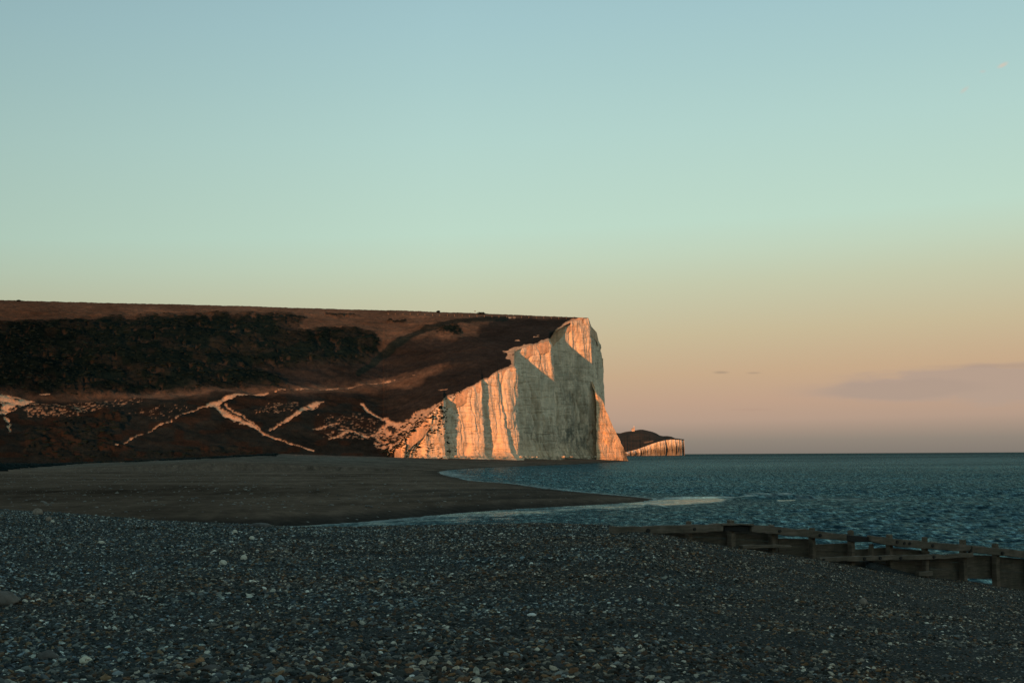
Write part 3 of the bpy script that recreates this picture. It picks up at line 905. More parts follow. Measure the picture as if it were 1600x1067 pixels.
tag(o, 'pale specks of larger stones strewn over the far spit', 'pebbles', kind='stuff')

# low plants where the beach meets the hill
pp, ss = [], []
for k in range(900):
    x = RNG.choice([RNG.uniform(-60, 430), RNG.uniform(-60, 120), RNG.uniform(330, 430)])
    y = np.interp(x, [-60, 0, 60, 85, 150, 300, 330, 380, 430], [731, 732, 733, 729, 725, 718.5, 717, 715.5, 711]) + RNG.normal(0, 1.0) - RNG.uniform(0, 5)
    Dq = np.interp(x, fx, fD) + 6 - (RNG.random() ** 1.6 * 250 * max(.06, 1 - max(x, 0) / 150) if x < 200 else RNG.random() ** 1.5 * 70)
    pz = np.interp(x, GX, zfoot)
    ci = int(np.argmin(np.abs(GX - x))); ri = int(np.argmin(np.abs(Db[:, ci] - Dq)))
    pp.append((float(T(x)) * Dq, Dq, zb[ri, ci] + .05)); ss.append(RNG.uniform(.4, 1.5))
o = scatter_blobs('beach_plants', np.array(pp), np.array(ss), M_scrub, .5)
tag(o, 'dark low shore plants along the top of the far beach', 'plants', kind='stuff')

# ------------------------------------------------------------------ near beach
G0 = 27.06
def groyne_depth(x):
    return G0 / (1 - .787 * T(x))
ZA = np.array([-400, 0, 250, 480, 700, 830, 930, 1000, 1080, 1150, 1220, 1280, 1350, 1430, 1500, 1600, 1750])
ZY = np.array([790, 796, 815, 824.5, 821.5, 818.5, 820.5, 829, 844, 857.5, 865, 875, 888, 901.5, 909, 924, 948])
ZD = np.array([46, 42.5, 34.8, 31.4, 32.2, 32.8, 31.5, 29.2] + [float(groyne_depth(x)) - .18 for x in ZA[8:]])
ZZ = at(ZA, ZY, ZD)[:, 2]
def near_z(X, Y):
    """height of the near beach"""
    th = np.arctan2(X, Y)
    px = 800 + F * np.tan(np.clip(th, -1.1, 1.1))
    front = np.abs(th) < 1.1
    Dc = np.interp(px, ZA, ZD); zc = np.interp(px, ZA, ZZ)
    r_ = np.hypot(X, Y) * np.cos(np.clip(th, -.45, .45))
    z0 = np.interp(px, [0, 800, 1600, 2200], [3.4, 3.4, 3.28, 3.05])
    t = np.clip((r_ - 7) / (Dc - 7), 0, 1)
    und = .05 * fbm(X / 2.2, Y / 1.3, 601, 3) + .035 * fbm(X / .7, Y / .5, 611, 2) + .10 * fbm(X / 7, Y / 3.5, 621, 2) * np.sin(np.pi * t)
    z = z0 + (zc - z0) * t ** 1.25 + und * (1 - .7 * sstep(.85, 1, t))
    over = np.maximum(r_ - Dc, 0)
    fall = .02 * over + .13 * np.maximum(over - .8, 0)
    z = z - np.minimum(fall, 6) * (np.abs(th) < 1.25) * 1.0
    z = np.where(th > 1.25, 3.0 - .10 * np.maximum(np.hypot(X, Y) - 12, 0), z)      # the beach runs down to the sea on the right
    z = np.where(th > 1.25, np.maximum(z, -3), z)
    return z
tha = np.radians(np.concatenate([np.linspace(-180, -26, 60, endpoint=False), np.linspace(-26, 26, 420, endpoint=False), np.linspace(26, 180, 60)]))
rr = np.concatenate([np.linspace(.6, 6, 12, endpoint=False), np.geomspace(6, 110, 260)])
TH, RR = np.meshgrid(tha, rr)
NX, NY = RR * np.sin(TH), RR * np.cos(TH)
o = grid('shingle_beach', np.stack([NX, NY, near_z(NX, NY)], -1), M_near_shingle, flip=True)
tag(o, 'dark flint shingle beach in the shaded foreground', 'beach', kind='structure')

# loose pebbles over it: a low carrier sheet whose geometry nodes scatter the stones
tp = np.linspace(T(-40), T(1640), 300)
kp = np.linspace(0, 1, 240)
Dcp = np.interp(800 + F * tp, ZA, ZD) + np.where(tp > T(1000), .05, .9)
Dp = 8.8 * (Dcp / 8.8)[None] ** kp[:, None]
Xp = tp[None] * Dp
Zp = near_z(Xp, Dp) - .004
dens = np.clip(.8 + .5 * fbm(Xp / 1.1, Dp / .7, 651, 3), .25, 1.3)
sizem = np.clip(1 + .55 * fbm(Xp / 1.6, Dp / .9, 661, 3) + .12 * sstep(14, 9.5, Dp) - .22 * sstep(T(1000), T(1500), Xp / Dp) - .12 * sstep(T(700), T(1000), Xp / Dp), .5, 1.7)
peb = grid('pebbles', np.stack([Xp, Dp, Zp], -1), M_pebble, attrs={'dens': dens, 'sizem': sizem})
tag(peb, 'loose grey brown and white flint pebbles strewn over the near beach', 'pebbles', kind='stuff')
ng = bpy.data.node_groups.new('pebble_scatter', 'GeometryNodeTree')
ng.interface.new_socket('Geometry', in_out='INPUT', socket_type='NodeSocketGeometry')
ng.interface.new_socket('Geometry', in_out='OUTPUT', socket_type='NodeSocketGeometry')
gi = ng.nodes.new('NodeGroupInput'); go = ng.nodes.new('NodeGroupOutput'); gl = ng.links
def G(t, **kw):
    n = ng.nodes.new(t)
    for k, v in kw.items():
        if k in n.inputs.keys(): n.inputs[k].default_value = v
        else: setattr(n, k, v)
    return n
dist = G('GeometryNodeDistributePointsOnFaces')
gl.new(gi.outputs[0], dist.inputs['Mesh'])
na = G('GeometryNodeInputNamedAttribute', data_type='FLOAT'); na.inputs['Name'].default_value = 'dens'
mu = G('ShaderNodeMath', operation='MULTIPLY'); gl.new(na.outputs['Attribute'], mu.inputs[0]); mu.inputs[1].default_value = 1400
gl.new(mu.outputs[0], dist.inputs['Density'])
join = G('GeometryNodeJoinGeometry')
for k in range(9):
    ico = G('GeometryNodeMeshIcoSphere'); ico.inputs['Subdivisions'].default_value = 2; ico.inputs['Radius'].default_value = 1
    nz = G('ShaderNodeTexNoise', noise_dimensions='4D'); nz.inputs['W'].default_value = k * 7.7; nz.inputs['Scale'].default_value = .9; nz.inputs['Detail'].default_value = 1.5
    sub = G('ShaderNodeVectorMath', operation='SUBTRACT'); gl.new(nz.outputs['Color'], sub.inputs[0]); sub.inputs[1].default_value = (.5, .5, .5)
    scl = G('ShaderNodeVectorMath', operation='SCALE'); gl.new(sub.outputs[0], scl.inputs[0]); scl.inputs['Scale'].default_value = 1.9
    sp = G('GeometryNodeSetPosition'); gl.new(ico.outputs['Mesh'], sp.inputs['Geometry']); gl.new(scl.outputs[0], sp.inputs['Offset'])
    tr = G('GeometryNodeTransform'); gl.new(sp.outputs[0], tr.inputs['Geometry'])
    tr.inputs['Scale'].default_value = (1.15, .62 + .05 * (k % 5), .36 + .06 * (k % 4))
    sh = G('GeometryNodeSetShadeSmooth'); gl.new(tr.outputs[0], sh.inputs['Geometry']); sh.inputs['Shade Smooth'].default_value = (k % 2 != 0)
    sm = G('GeometryNodeSetMaterial'); gl.new(sh.outputs[0], sm.inputs['Geometry']); sm.inputs['Material'].default_value = M_pebble
    gti = G('GeometryNodeGeometryToInstance'); gl.new(sm.outputs[0], gti.inputs[0])
    gl.new(gti.outputs[0], join.inputs[0])
iop = G('GeometryNodeInstanceOnPoints'); gl.new(dist.outputs['Points'], iop.inputs['Points']); gl.new(join.outputs[0], iop.inputs['Instance'])
iop.inputs['Pick Instance'].default_value = True
rot = G('FunctionNodeRandomValue', data_type='FLOAT_VECTOR'); rot.inputs[0].default_value = (-.8, -.8, 0); rot.inputs[1].default_value = (.8, .8, 6.28)
gl.new(rot.outputs[0], iop.inputs['Rotation'])
rs = G('FunctionNodeRandomValue', data_type='FLOAT'); rs.inputs[2].default_value = 0; rs.inputs[3].default_value = 1; rs.inputs['Seed'].default_value = 5
pw_ = G('ShaderNodeMath', operation='POWER'); gl.new(rs.outputs[1], pw_.inputs[0]); pw_.inputs[1].default_value = 4.0
ma = G('ShaderNodeMath', operation='MULTIPLY_ADD'); gl.new(pw_.outputs[0], ma.inputs[0]); ma.inputs[1].default_value = .028; ma.inputs[2].default_value = .0096
nb = G('GeometryNodeInputNamedAttribute', data_type='FLOAT'); nb.inputs['Name'].default_value = 'sizem'
m2 = G('ShaderNodeMath', operation='MULTIPLY'); gl.new(ma.outputs[0], m2.inputs[0]); gl.new(nb.outputs['Attribute'], m2.inputs[1])
gl.new(m2.outputs[0], iop.inputs['Scale'])
gl.new(iop.outputs[0], go.inputs[0])
md = peb.modifiers.new('scatter', 'NODES'); md.node_group = ng

# single larger stones one can point at
def ground_hit(x, y):
    r = rays(x, y)
    Ds = np.linspace(8, 48, 4001)
    z = EYE + r[2] * Ds
    g = near_z(r[0] * Ds, Ds)
    i = np.flatnonzero(z <= g)
    i = i[0] if len(i) else len(Ds) - 1
    return np.array([r[0] * Ds[i], Ds[i], g[i]])
SM = {
    'brown': stone_mat('brown_grey_stone', (.085, .072, .06), (.15, .125, .105)),
    'tan': stone_mat('tan_stone', (.17, .13, .10), (.29, .23, .18)),
    'cream': stone_mat('cream_stone', (.44, .39, .30), (.62, .57, .46)),
    'spot': stone_mat('spotted_cream_stone', (.50, .46, .34), (.66, .62, .48), 10, (.18, .10, .05)),
    'white': stone_mat('white_stone', (.55, .54, .50), (.72, .71, .66)),
    'blue': stone_mat('blue_grey_stone', (.24, .29, .31), (.36, .41, .43)),
    'dark': stone_mat('dark_flat_stone', (.055, .05, .045), (.11, .10, .09)),
    'orange': stone_mat('orange_stone', (.24, .12, .055), (.33, .18, .09)),
    'stripe': stone_mat('striped_pale_stone', (.10, .10, .08), (.60, .57, .46), 7),
}
def cobble(x, y, w, h, mat, label, seed, tall=None, rz=0.0):
    import bmesh
    p = ground_hit(x, y + h * .35)
    mpp = p[1] / F
    a = w * .5 * mpp; c_ = h * .62 * mpp
    V, Fc = None, None
    bm = bmesh.new(); bmesh.ops.create_icosphere(bm, subdivisions=4, radius=1)
    V = np.array([v.co for v in bm.verts]); Fc = np.array([[v.index for v in f.verts] for f in bm.faces]); bm.free()
    n = fbm(V[:, 0] * 1.3 + V[:, 2] + seed, V[:, 1] * 1.3 - V[:, 2] * .7 + seed * 2, 700 + seed, 3)
    V = V * (1 + .30 * n)[:, None]
    V[:, 2] = np.where(V[:, 2] < -.45, -.45 + (V[:, 2] + .45) * .3, V[:, 2])
    s = np.array([a, a * .75, c_])
    o = mesh_np('cobble', V * s, Fc, SM[mat])
    o.location = (p[0], p[1], p[2] + c_ * .35)
    o.rotation_euler = (0, 0, rz)
    tag(o, label, 'cobble', 'larger cobbles lying on the shingle')
cobble(3, 935, 46, 22, 'brown', 'large rounded brown grey boulder cut by the left edge of the photo', 1)
cobble(59, 800, 15, 11, 'tan', 'pinkish tan cobble standing on the beach crest near the left edge', 2)
cobble(76, 810.5, 9, 7, 'tan', 'pale tan cobble just below the crest touching a cream pebble', 3)
cobble(82, 814.5, 6, 4.5, 'cream', 'small cream pebble leaning on the pale tan cobble below the crest', 4)
cobble(134, 1031, 18, 11, 'spot', 'cream stone with rusty brown spots low down near the left corner', 5)
cobble(39, 939, 9, 6, 'cream', 'small cream stone just right of the big boulder at the left edge', 6)
cobble(158, 847, 10, 5, 'cream', 'long cream stone in the left part midway up the shingle', 7)
cobble(349, 879, 12, 9, 'cream', 'largest round cream cobble in the middle of the left shingle', 8)
cobble(381, 871, 10, 8, 'cream', 'tilted cream cobble right of the largest round cream cobble', 9)
cobble(367, 831, 7, 7, 'cream', 'upright cream cobble left of the flat dark rock on the crest', 10)
cobble(394, 840, 9, 5.5, 'cream', 'oval cream cobble lying below the flat dark rock', 11)
cobble(401, 830, 7, 5, 'tan', 'small pinkish cobble against the front of the flat dark rock', 12)
cobble(408, 820.5, 32, 8, 'dark', 'flat dark brown rock on the beach crest where the channel begins', 13)
cobble(270, 978, 9, 6, 'white', 'small white stone in the lower left shingle above the spotted stone', 14)
cobble(744, 1049, 11, 15, 'stripe', 'upright cream stone with dark stripes near the bottom edge', 15)
cobble(831, 960, 14, 5, 'white', 'long flat white stone in the middle of the shingle', 16)
cobble(1349, 939, 12, 10, 'tan', 'round tan cobble on the right slope below the timber groyne', 17)
cobble(644, 1057, 11, 6, 'white', 'half moon white stone at the bottom edge left of the striped stone', 18)
cobble(595, 1015, 9, 6, 'blue', 'pale blue grey stone above the half moon white stone', 19)
cobble(331, 1043, 24, 9, 'dark', 'long dark slab of flint right of the spotted cream stone', 20)
cobble(75, 1024, 30, 14, 'dark', 'dark rounded flint left of the spotted cream stone', 21)
cobble(313, 1032, 14, 10, 'orange', 'rusty orange stone between the spotted stone and the middle of the beach', 22)

# ------------------------------------------------------------------ timber groyne
A = np.array([3.74, 30.0]); Bv = np.array([8.89, 7.0]); Bv /= np.linalg.norm(Bv)
NRM = np.array([Bv[1], -Bv[0]])           # towards the viewer
def gp(x, y, off=0.0):
    """point of the groyne's upright plane (moved off metres to the viewer's side) behind pixel x, y"""
    r = rays(x, y)
    P0 = A + NRM * off
    d = (P0 @ NRM) / (r[:2] @ NRM)
    return np.array([r[0] * d, r[1] * d, EYE + r[2] * d])
N3 = np.array([NRM[0], NRM[1], 0])
gr = empty('timber_groyne', tuple(gp(1271, 872)))
gloc = np.array(gr.location)
tag(gr, 'weathered timber groyne of posts rails and planks running down into the sea', 'groyne')
grng = np.random.default_rng(3)
def beam(name, topl, botl, off, th, mat, nseg=None, rough=.012, bevel=.012, label=None):
    """a timber whose front face runs between two pixel polylines (top edge, bottom edge)"""
    x0, x1 = topl[0][0], topl[-1][0]
    n = nseg or max(2, int((x1 - x0) / 9))
    xs = np.linspace(x0, x1, n + 1)
    yt = np.interp(xs, [p[0] for p in topl], [p[1] for p in topl])
    yb = np.interp(xs, [p[0] for p in botl], [p[1] for p in botl])
    rows = []
    for x, a, b_ in zip(xs, yt, yb):
        f0 = gp(x, a, off); f1 = gp(x, b_, off)
        f0[2] += grng.normal(0, rough * .6); f1[2] += grng.normal(0, rough * .6)
        o_ = N3 * grng.normal(0, rough * .6)
        rows.append([f1 + o_, f0 + o_, f0 - N3 * th + o_, f1 - N3 * th + o_])
    mb = MB()
    V = [p for r_ in rows for p in r_]
    fs = [(3, 2, 1, 0), tuple(4 * n + k for k in range(4))]
    for i in range(n):
        for k in range(4):
            j = (k + 1) % 4
            fs.append((4 * i + k, 4 * i + j, 4 * i + 4 + j, 4 * i + 4 + k))
    mb.add(V, fs)
    o = mb.build(name, mat, gr, bevel=bevel, loc=None)
    o.data.transform(Matrix.Translation(-Vector(gloc)))
    if label: o['label'] = label
    return o
def post(x, ytop, ybot, w, d=.2, off=.10, mat=None, cap=True):
    f = gp(x, ytop, off); g = gp(x, ybot, off)
    hw = w * .5 / 1.4 * f[1] / F; d = 2.1 * hw
    B3 = np.array([Bv[0], Bv[1], 0])
    mb = MB(); rings = []
    z0, z1 = g[2] - .35, f[2]
    for k, t in enumerate(np.linspace(0, 1, 6)):
        z = z0 + (z1 - z0) * t
        s = 1 - .06 * t + grng.normal(0, .012)
        if k == 5: s *= .86
        c_ = np.array([f[0], f[1], z]) - N3 * d * .5 + np.array([*grng.normal(0, .006, 2), 0])
        rings.append([c_ - B3 * hw * s - N3 * d * .5 * s, c_ + B3 * hw * s - N3 * d * .5 * s, c_ + B3 * hw * s + N3 * d * .5 * s, c_ - B3 * hw * s + N3 * d * .5 * s])
    for q in rings[-1]: q[2] += grng.normal(0, .012)
    V = [p for r_ in rings for p in r_]
    fs = [(3, 2, 1, 0), (20, 21, 22, 23)]
    for i in range(5):
        for k in range(4):
            j = (k + 1) % 4
            fs.append((4 * i + k, 4 * i + j, 4 * i + 4 + j, 4 * i + 4 + k))
    mb.add(V, fs)
    o = mb.build('post', mat or M_post, gr, bevel=.018)
    o.data.transform(Matrix.Translation(-Vector(gloc)))
    return o
for x, yt, yb, w in ((1079, 814.5, 846, 11), (1145.5, 812, 860, 14), (1209.5, 819, 866, 12.5), (1272, 824, 875, 11.5), (1333, 829, 890, 12.5), (1393, 835.5, 898, 12.5),
                     (1448, 838.5, 905, 11.5), (1508, 843.5, 912, 13), (1559, 849, 918, 13), (1612, 856, 925, 13)):
    post(x, yt, yb, w)
post(1364, 849, 871, 9.5, d=.14, off=.08)
# rails along the top
beam('top_rail', [(958, 822.5), (1000, 822), (1080, 819.8), (1131, 817.4)], [(958, 838), (1000, 835), (1060, 833), (1131, 830)], .225, .12, M_rail)
beam('top_rail', [(1175, 818.6), (1210, 822), (1260, 827.5), (1323, 834.6)], [(1175, 831), (1210, 834.5), (1276, 840.5), (1323, 844)], .225, .12, M_rail)
beam('top_rail', [(1361, 836.3), (1400, 841), (1450, 846.2), (1517, 851.2)], [(1361, 846.5), (1400, 853.3), (1447, 857.2), (1517, 862)], .225, .12, M_rail)
beam('top_rail', [(1519, 852), (1570, 857), (1650, 864.5)], [(1519, 863), (1570, 868.3), (1650, 876)], .21, .12, M_rail)
beam('splice_block', [(1131.5, 820), (1174.5, 820.4)], [(1131.5, 829.5), (1174.5, 831)], .155, .05, M_iron)
beam('splice_block', [(1323.5, 836), (1360.5, 837.6)], [(1323.5, 845.5), (1360.5, 847)], .155, .05, M_iron)
beam('cap_board', [(1128, 817), (1178, 818.6)], [(1128, 820.2), (1178, 821.6)], .235, .17, M_rail)
beam('waling', [(1281, 871), (1340, 868.3), (1450, 866.6), (1522, 863.4)], [(1281, 877.4), (1340, 876.6), (1450, 874), (1522, 870.2)], .225, .12, M_rail)
beam('waling', [(1160, 851.5), (1200, 850.8), (1237, 851.3)], [(1160, 857), (1200, 856.2), (1237, 855.5)], .225, .12, M_rail)
beam('waling', [(1436, 893), (1458, 892.6)], [(1436, 899.5), (1458, 899)], .225, .12, M_rail)
# planking behind the posts, one panel for each bay
bays = [(1000, 1078, 831, 833, 850, 856), (1078, 1145, 831, 829, 852, 866), (1145, 1216.5, 829, 833.5, 866, 872), (1216.5, 1271, 840.5, 842, 872, 880),
        (1271, 1333, 850.3, 848, 880, 893), (1333, 1393, 858.6, 854.5, 893, 905), (1393, 1453, 855.8, 860.5, 905, 910), (1453, 1508, 865.8, 866.2, 910, 916),
        (1508, 1558, 866.5, 868, 903.5, 904.2), (1558, 1660, 869, 878, 922, 935)]
for x0, x1, a0, a1, b0, b1 in bays:
    mb = MB()
    nb_ = max(2, int(round((b0 - a0 + b1 - a1) / 2 / 11)))
    for k in range(nb_):
        t0, t1 = k / nb_, (k + 1) / nb_
        g_ = grng.choice([.02, .02, .12])
        yl0 = a0 + (b0 - a0) * t0 + (g_ if k else 0); yr0 = a1 + (b1 - a1) * t0 + (g_ if k else 0)
        yl1 = a0 + (b0 - a0) * t1 - g_; yr1 = a1 + (b1 - a1) * t1 - g_
        of = -.12 + grng.normal(0, .008); xe0 = x0 + .3; xe1 = x1 - .3
        fr = [gp(xe0, yl1, of), gp(xe1, yr1, of), gp(xe1, yr0, of), gp(xe0, yl0, of)]
        mb.hexa([p - N3 * .06 for p in fr], fr)
    o = mb.build('plank_panel', M_plank, gr, bevel=.006)
    o.data.transform(Matrix.Translation(-Vector(gloc)))
# iron bolts and plates on the rails
def bolt(x, y, w, h, off=.235):
    c_ = gp(x, y, off); s = c_[1] / F
    mb = MB(); n = 8
    ring = []
    for k in range(n):
        a = 2 * math.pi * k / n
        ring.append(c_ + np.array([Bv[0], Bv[1], 0]) * math.cos(a) * w * .5 * s / abs(Bv[0]) + np.array([0, 0, 1]) * math.sin(a) * h * .5 * s)
    mb.hexa([p - N3 * .05 for p in ring], [c_ + (p - c_) * .75 + N3 * .015 for p in ring])
    o = mb.build('bolt', M_iron, gr, smooth=False)
    o.data.transform(Matrix.Translation(-Vector(gloc)))
for b_ in ((1013, 829, 8, 8), (1085, 826.5, 6.5, 7), (1218.5, 829.5, 7, 5.5), (1282, 836, 6, 6), (1402, 846.5, 5, 7), (1413, 848.5, 5, 6), (1421.5, 848.8, 5.5, 6), (1457.5, 852, 6, 7),
           (1287, 873.5, 6, 4), (1351, 872.5, 6, 7), (1375.5, 871.5, 6, 7), (1407.5, 871.5, 6, 6), (1459.5, 870, 6, 6), (1516.5, 860, 6, 7), (1567, 864, 6, 7)):
    bolt(*b_)
# smooth bank of fine gravel drifted against the foot of the groyne
px_ = np.linspace(1352, 1462, 60)
ytop = np.interp(px_, [1352, 1360, 1375, 1400, 1425, 1450, 1462], [880, 875.5, 880, 889, 896, 904, 908])
rows = []
for k, (of, dy) in enumerate(((-.10, 1.0), (.02, 0), (.12, 1.2), (.26, 5), (.42, 12))):
    rows.append([gp(x, y + dy * (1 if k > 2 else 1), of) for x, y in zip(px_, ytop)])
o = grid('gravel_bank', np.array(rows), M_near_shingle)
tag(o, 'smooth dark bank of fine gravel drifted against the groyne', 'gravel bank', kind='structure')

# ------------------------------------------------------------------ sea
WX = np.concatenate([np.arange(330, 1700, 2.6), np.arange(1700, 2600, 30.0)])
d_ = [50.0]
while d_[-1] < 700: d_.append(d_[-1] + max(.19, d_[-1] * .0021))
while d_[-1] < 42000: d_.append(d_[-1] * 1.03)
WD = np.array(d_)
WXg, WDg = np.meshgrid(T(WX), WD)
SX, SY = WXg * WDg, WDg
gap = np.gradient(WD)[:, None]
lat = np.abs(np.gradient(WXg, axis=1)) * WDg
wr = np.random.default_rng(5)
_, sqy = project(np.stack([SX, SY, 0 * SX], -1)); sqx = WXg * F + 800
d1, w1, _ = polyline_dist(sqx, sqy, [(470, 821), (560, 816.5), (640, 811), (720, 804.5), (800, 799.5), (900, 793), (1000, 788)], [5, 9, 11, 11, 10, 8, 6])
calm = sstep(1, .3, d1 / w1 + fbm(sqx / 40, sqy / 2.5, 801, 4) * .6)
cal2 = sstep(-1.5, 1.5, poly_sdf(sqx + fbm(sqx / 30, sqy / 2, 811) * 12, sqy + fbm(sqx / 25, sqy / 2, 815) * 1.4, [(985, 787), (1030, 780.5), (1070, 778.2), (1105, 777.6), (1140, 779.8), (1128, 783.5), (1085, 787), (1040, 789.5)]))
cal3 = sstep(1, .3, polyline_dist(sqx, sqy, [(1212, 782), (1238, 781.4)], [3, 3])[0] / 1.5 + fbm(sqx / 7, sqy / 1.2, 813, 3) * .9)
calm = calm * (.25 + .75 * sstep(.35, .65, vnoise(SX / 2.5, SY / 5, 803) * .5 + vnoise(SX / 9, SY / 14, 805) * .5))
cal2 = cal2 * (.6 + .4 * sstep(.25, .55, vnoise(SX / 5, SY / 2.2, 807) * .5 + vnoise(SX / 1.6, SY / 1.2, 808) * .5))
calm = np.clip(np.maximum.reduce([calm * .8, cal2, cal3 * .8]), 0, 1)
Z = np.zeros_like(SX); dxs = np.zeros_like(SX)
for k in range(46):
    lam = .42 * (4.6 / .42) ** (wr.random())
    ang = math.radians(-100 + wr.normal(0, 34))     # travelling towards the shore
    kx, ky = math.cos(ang) * 2 * math.pi / lam, math.sin(ang) * 2 * math.pi / lam
    amp_ = .0085 * lam ** .62
    lod = sstep(2.2, 4.5, lam / np.maximum(gap * abs(math.sin(ang)) + .001, lat))
    ph = kx * SX + ky * SY + wr.uniform(0, 6.28) + fbm(SX / 60, SY / 60, 821 + k, 2) * 1.5
    Z += amp_ * np.sin(ph) * lod
Z *= (.55 + .8 * vnoise(SX / 40, SY / 25, 841))
dch0, _, _ = polyline_dist(SX, SY, [tuple(p) for p in chan])
Z *= (1 - .9 * calm) * (.22 + .78 * sstep(4, 45, dch0))
# breaker over the bar off the spit
def breaker(x0, x1, y0, y1, h, wd):
    a, b_ = sea_at(x0, y0), sea_at(x1, y1)
    d, _, par = polyline_dist(SX, SY + fbm(SX / 6, SY / 30, 851) * 1.5, [tuple(a[:2]), tuple(b_[:2])])
    taper = np.sin(np.pi * np.clip(par, 0, 1)) ** .6
    return h * np.exp(-(d / wd) ** 2) * taper * (.5 + vnoise(SX / 3, SY / 8, 855))
br = breaker(1120, 1250, 774.5, 773, .42, 1.6) + breaker(1185, 1212, 772, 770.5, .45, 1.5) + breaker(1150, 1290, 779, 777.5, .30, 1.5) + breaker(1010, 1160, 779.5, 777, .16, 1.2)
Z += br
foam = sstep(.14, .36, br) * .9 * sstep(.35, .65, vnoise(SX / 2.2, SY / 9, 861))
dsh, _, _ = polyline_dist(SX, SY, [tuple(p) for p in bay])
foam = np.maximum(foam, .9 * sstep(6, 1.5, dsh + fbm(SX / 5, SY / 5, 871, 3) * 3) * sstep(3, 60, np.hypot(SX - bay[7, 0], SY - bay[7, 1]) * -1 + 90))
foam = np.maximum(foam, .55 * sstep(2.0, .6, dsh + fbm(SX / 4, SY / 4, 873, 3)))
dch, _, _ = polyline_dist(SX, SY, [tuple(p) for p in chan])
foam = np.maximum(foam, .5 * sstep(1.4, .3, dch + fbm(SX / 3, SY / 3, 875, 3) * .8))
dl, wl, _ = polyline_dist(sqx, sqy, [(1240, 779), (1300, 780), (1370, 783), (1420, 785)], [1.2, 1.6, 1.2, .8])
foam = np.maximum(foam, .35 * sstep(1, .3, dl / wl + fbm(sqx / 12, sqy, 877, 3) * .8))
for wl_, ww_, st_ in (([(1018, 781), (1070, 778.6), (1130, 777.6), (1185, 776.2)], [1.6, 1.4, 1.1, .7], .8), ([(1150, 775.8), (1200, 774), (1240, 774.6)], [.8, 1.3, .6], .8),
                      ([(900, 794), (980, 788.5), (1040, 785.5)], [.8, 1.6, 1.0], .55), ([(560, 817.5), (700, 806.5), (840, 797), (960, 790)], [1.2, 1.5, 1.4, 1.0], .5),
                      ([(1000, 790.5), (1060, 791.5), (1130, 789)], [.6, 1.0, .6], .35), ([(1240, 777.5), (1310, 778.5), (1400, 781.5)], [.7, 1.0, .6], .45)):
    dl, wl, _ = polyline_dist(sqx, sqy + fbm(sqx / 22, sqx * 0, 879, 3) * 1.1, wl_, ww_)
    foam = np.maximum(foam, st_ * sstep(1, .25, dl / wl + fbm(sqx / 9, sqy / .9, 891, 3) * .7))
foam = np.clip(foam + .35 * cal2, 0, 1)
# wind-ruffled water offshore throws back less sky; a smoother lane lies between two ruffled bands
lg = np.log(SY + fbm(SX / 220, SY / 300, 881, 3) * SY * .18)
sheen = np.interp(lg, np.log([50, 150, 260, 420, 700, 1000, 1350, 1700, 2200, 3200, 9000, 40000]), [.95, 1.0, .95, 1.1, 1.15, 1.0, .72, .55, .80, .46, .42, .5])
sheen = sheen * (1 + .35 * fbm(SX / 90, SY / 120, 885, 4))
sea = grid('sea', np.stack([SX, SY, Z], -1), M_sea, attrs={'calm': calm, 'foam': foam, 'sheen': sheen})
tag(sea, 'dark teal rippled sea reaching to the horizon', 'sea', kind='structure')

# ------------------------------------------------------------------ far headland
FD = 4500.0
hx = np.linspace(948, 1069, 260)
sky_y = np.interp(hx, [948, 962, 969, 978, 984, 992, 1000, 1005, 1012, 1020, 1026, 1031, 1036, 1043, 1049, 1055, 1061, 1069],
                  [676, 676.2, 676.8, 674.4, 673.6, 672.4, 671.0, 671.1, 672.6, 674.6, 677, 680.2, 681.2, 681, 682, 684.8, 685.6, 686.2])
lip_y = np.interp(hx, [948, 976, 985, 995, 1005, 1018, 1030, 1040, 1050, 1060, 1069], [709, 706.5, 704.5, 702, 698.5, 693.5, 689.8, 687.5, 686.4, 686.9, 688])
lip_y = np.minimum(lip_y, 708.6)
hy = hor(hx)
lipD = FD + (1069 - hx) * -1.6 + 8 * np.sin(hx / 2.3) + fbm(hx / 2.2, hx * 0, 901, 3) * 22
lipD = lipD - 10 + np.maximum(hx - 1061, 0) * 11
tl = np.linspace(0, 1, 46)
crD = np.maximum(FD + 260, lipD + 40) + 0 * hx
Dq = lipD[None] + (crD - lipD)[None] * tl[:, None]
Lp = at(hx, lip_y, lipD); Ep = at(hx, sky_y, crD)
Zq = Lp[None, :, 2] + (Ep[:, 2] - Lp[:, 2])[None] * (1 - (1 - tl) ** 1.35)[:, None]
Q = np.stack([rays(hx, lip_y)[:, 0][None] * Dq, Dq, Zq], -1)
Q[..., 2] += fbm(Q[..., 0] / 30, Q[..., 1] / 40, 911, 4) * 3 * np.sin(np.pi * tl)[:, None]
bk = Q[-1:].copy(); bk[..., 1] += 500; bk[..., 0] *= (bk[..., 1] / Q[-1:, :, 1]); bk[..., 2] -= 90
Q = np.concatenate([Q, bk], 0)
qx, qy = project(Q)
Cq = np.zeros(Q.shape) + np.array([.066, .056, .046])
Cq = lay(Cq, .7 * sstep(.45, .6, vnoise(qx / 16, qy / 4, 921)), np.array([.044, .046, .040]))
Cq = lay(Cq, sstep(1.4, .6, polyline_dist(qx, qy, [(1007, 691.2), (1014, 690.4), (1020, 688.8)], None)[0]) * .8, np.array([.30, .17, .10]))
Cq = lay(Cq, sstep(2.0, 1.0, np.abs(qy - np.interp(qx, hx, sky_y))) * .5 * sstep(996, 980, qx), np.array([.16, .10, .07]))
hl = grid('far_headland', Q, M_far_turf, colors=Cq)
tag(hl, 'small dark headland far away across the water', 'headland', kind='structure')
nv_ = 40
va = np.linspace(0, 1, nv_)
xf = hx + np.linspace(0, .6, len(hx))
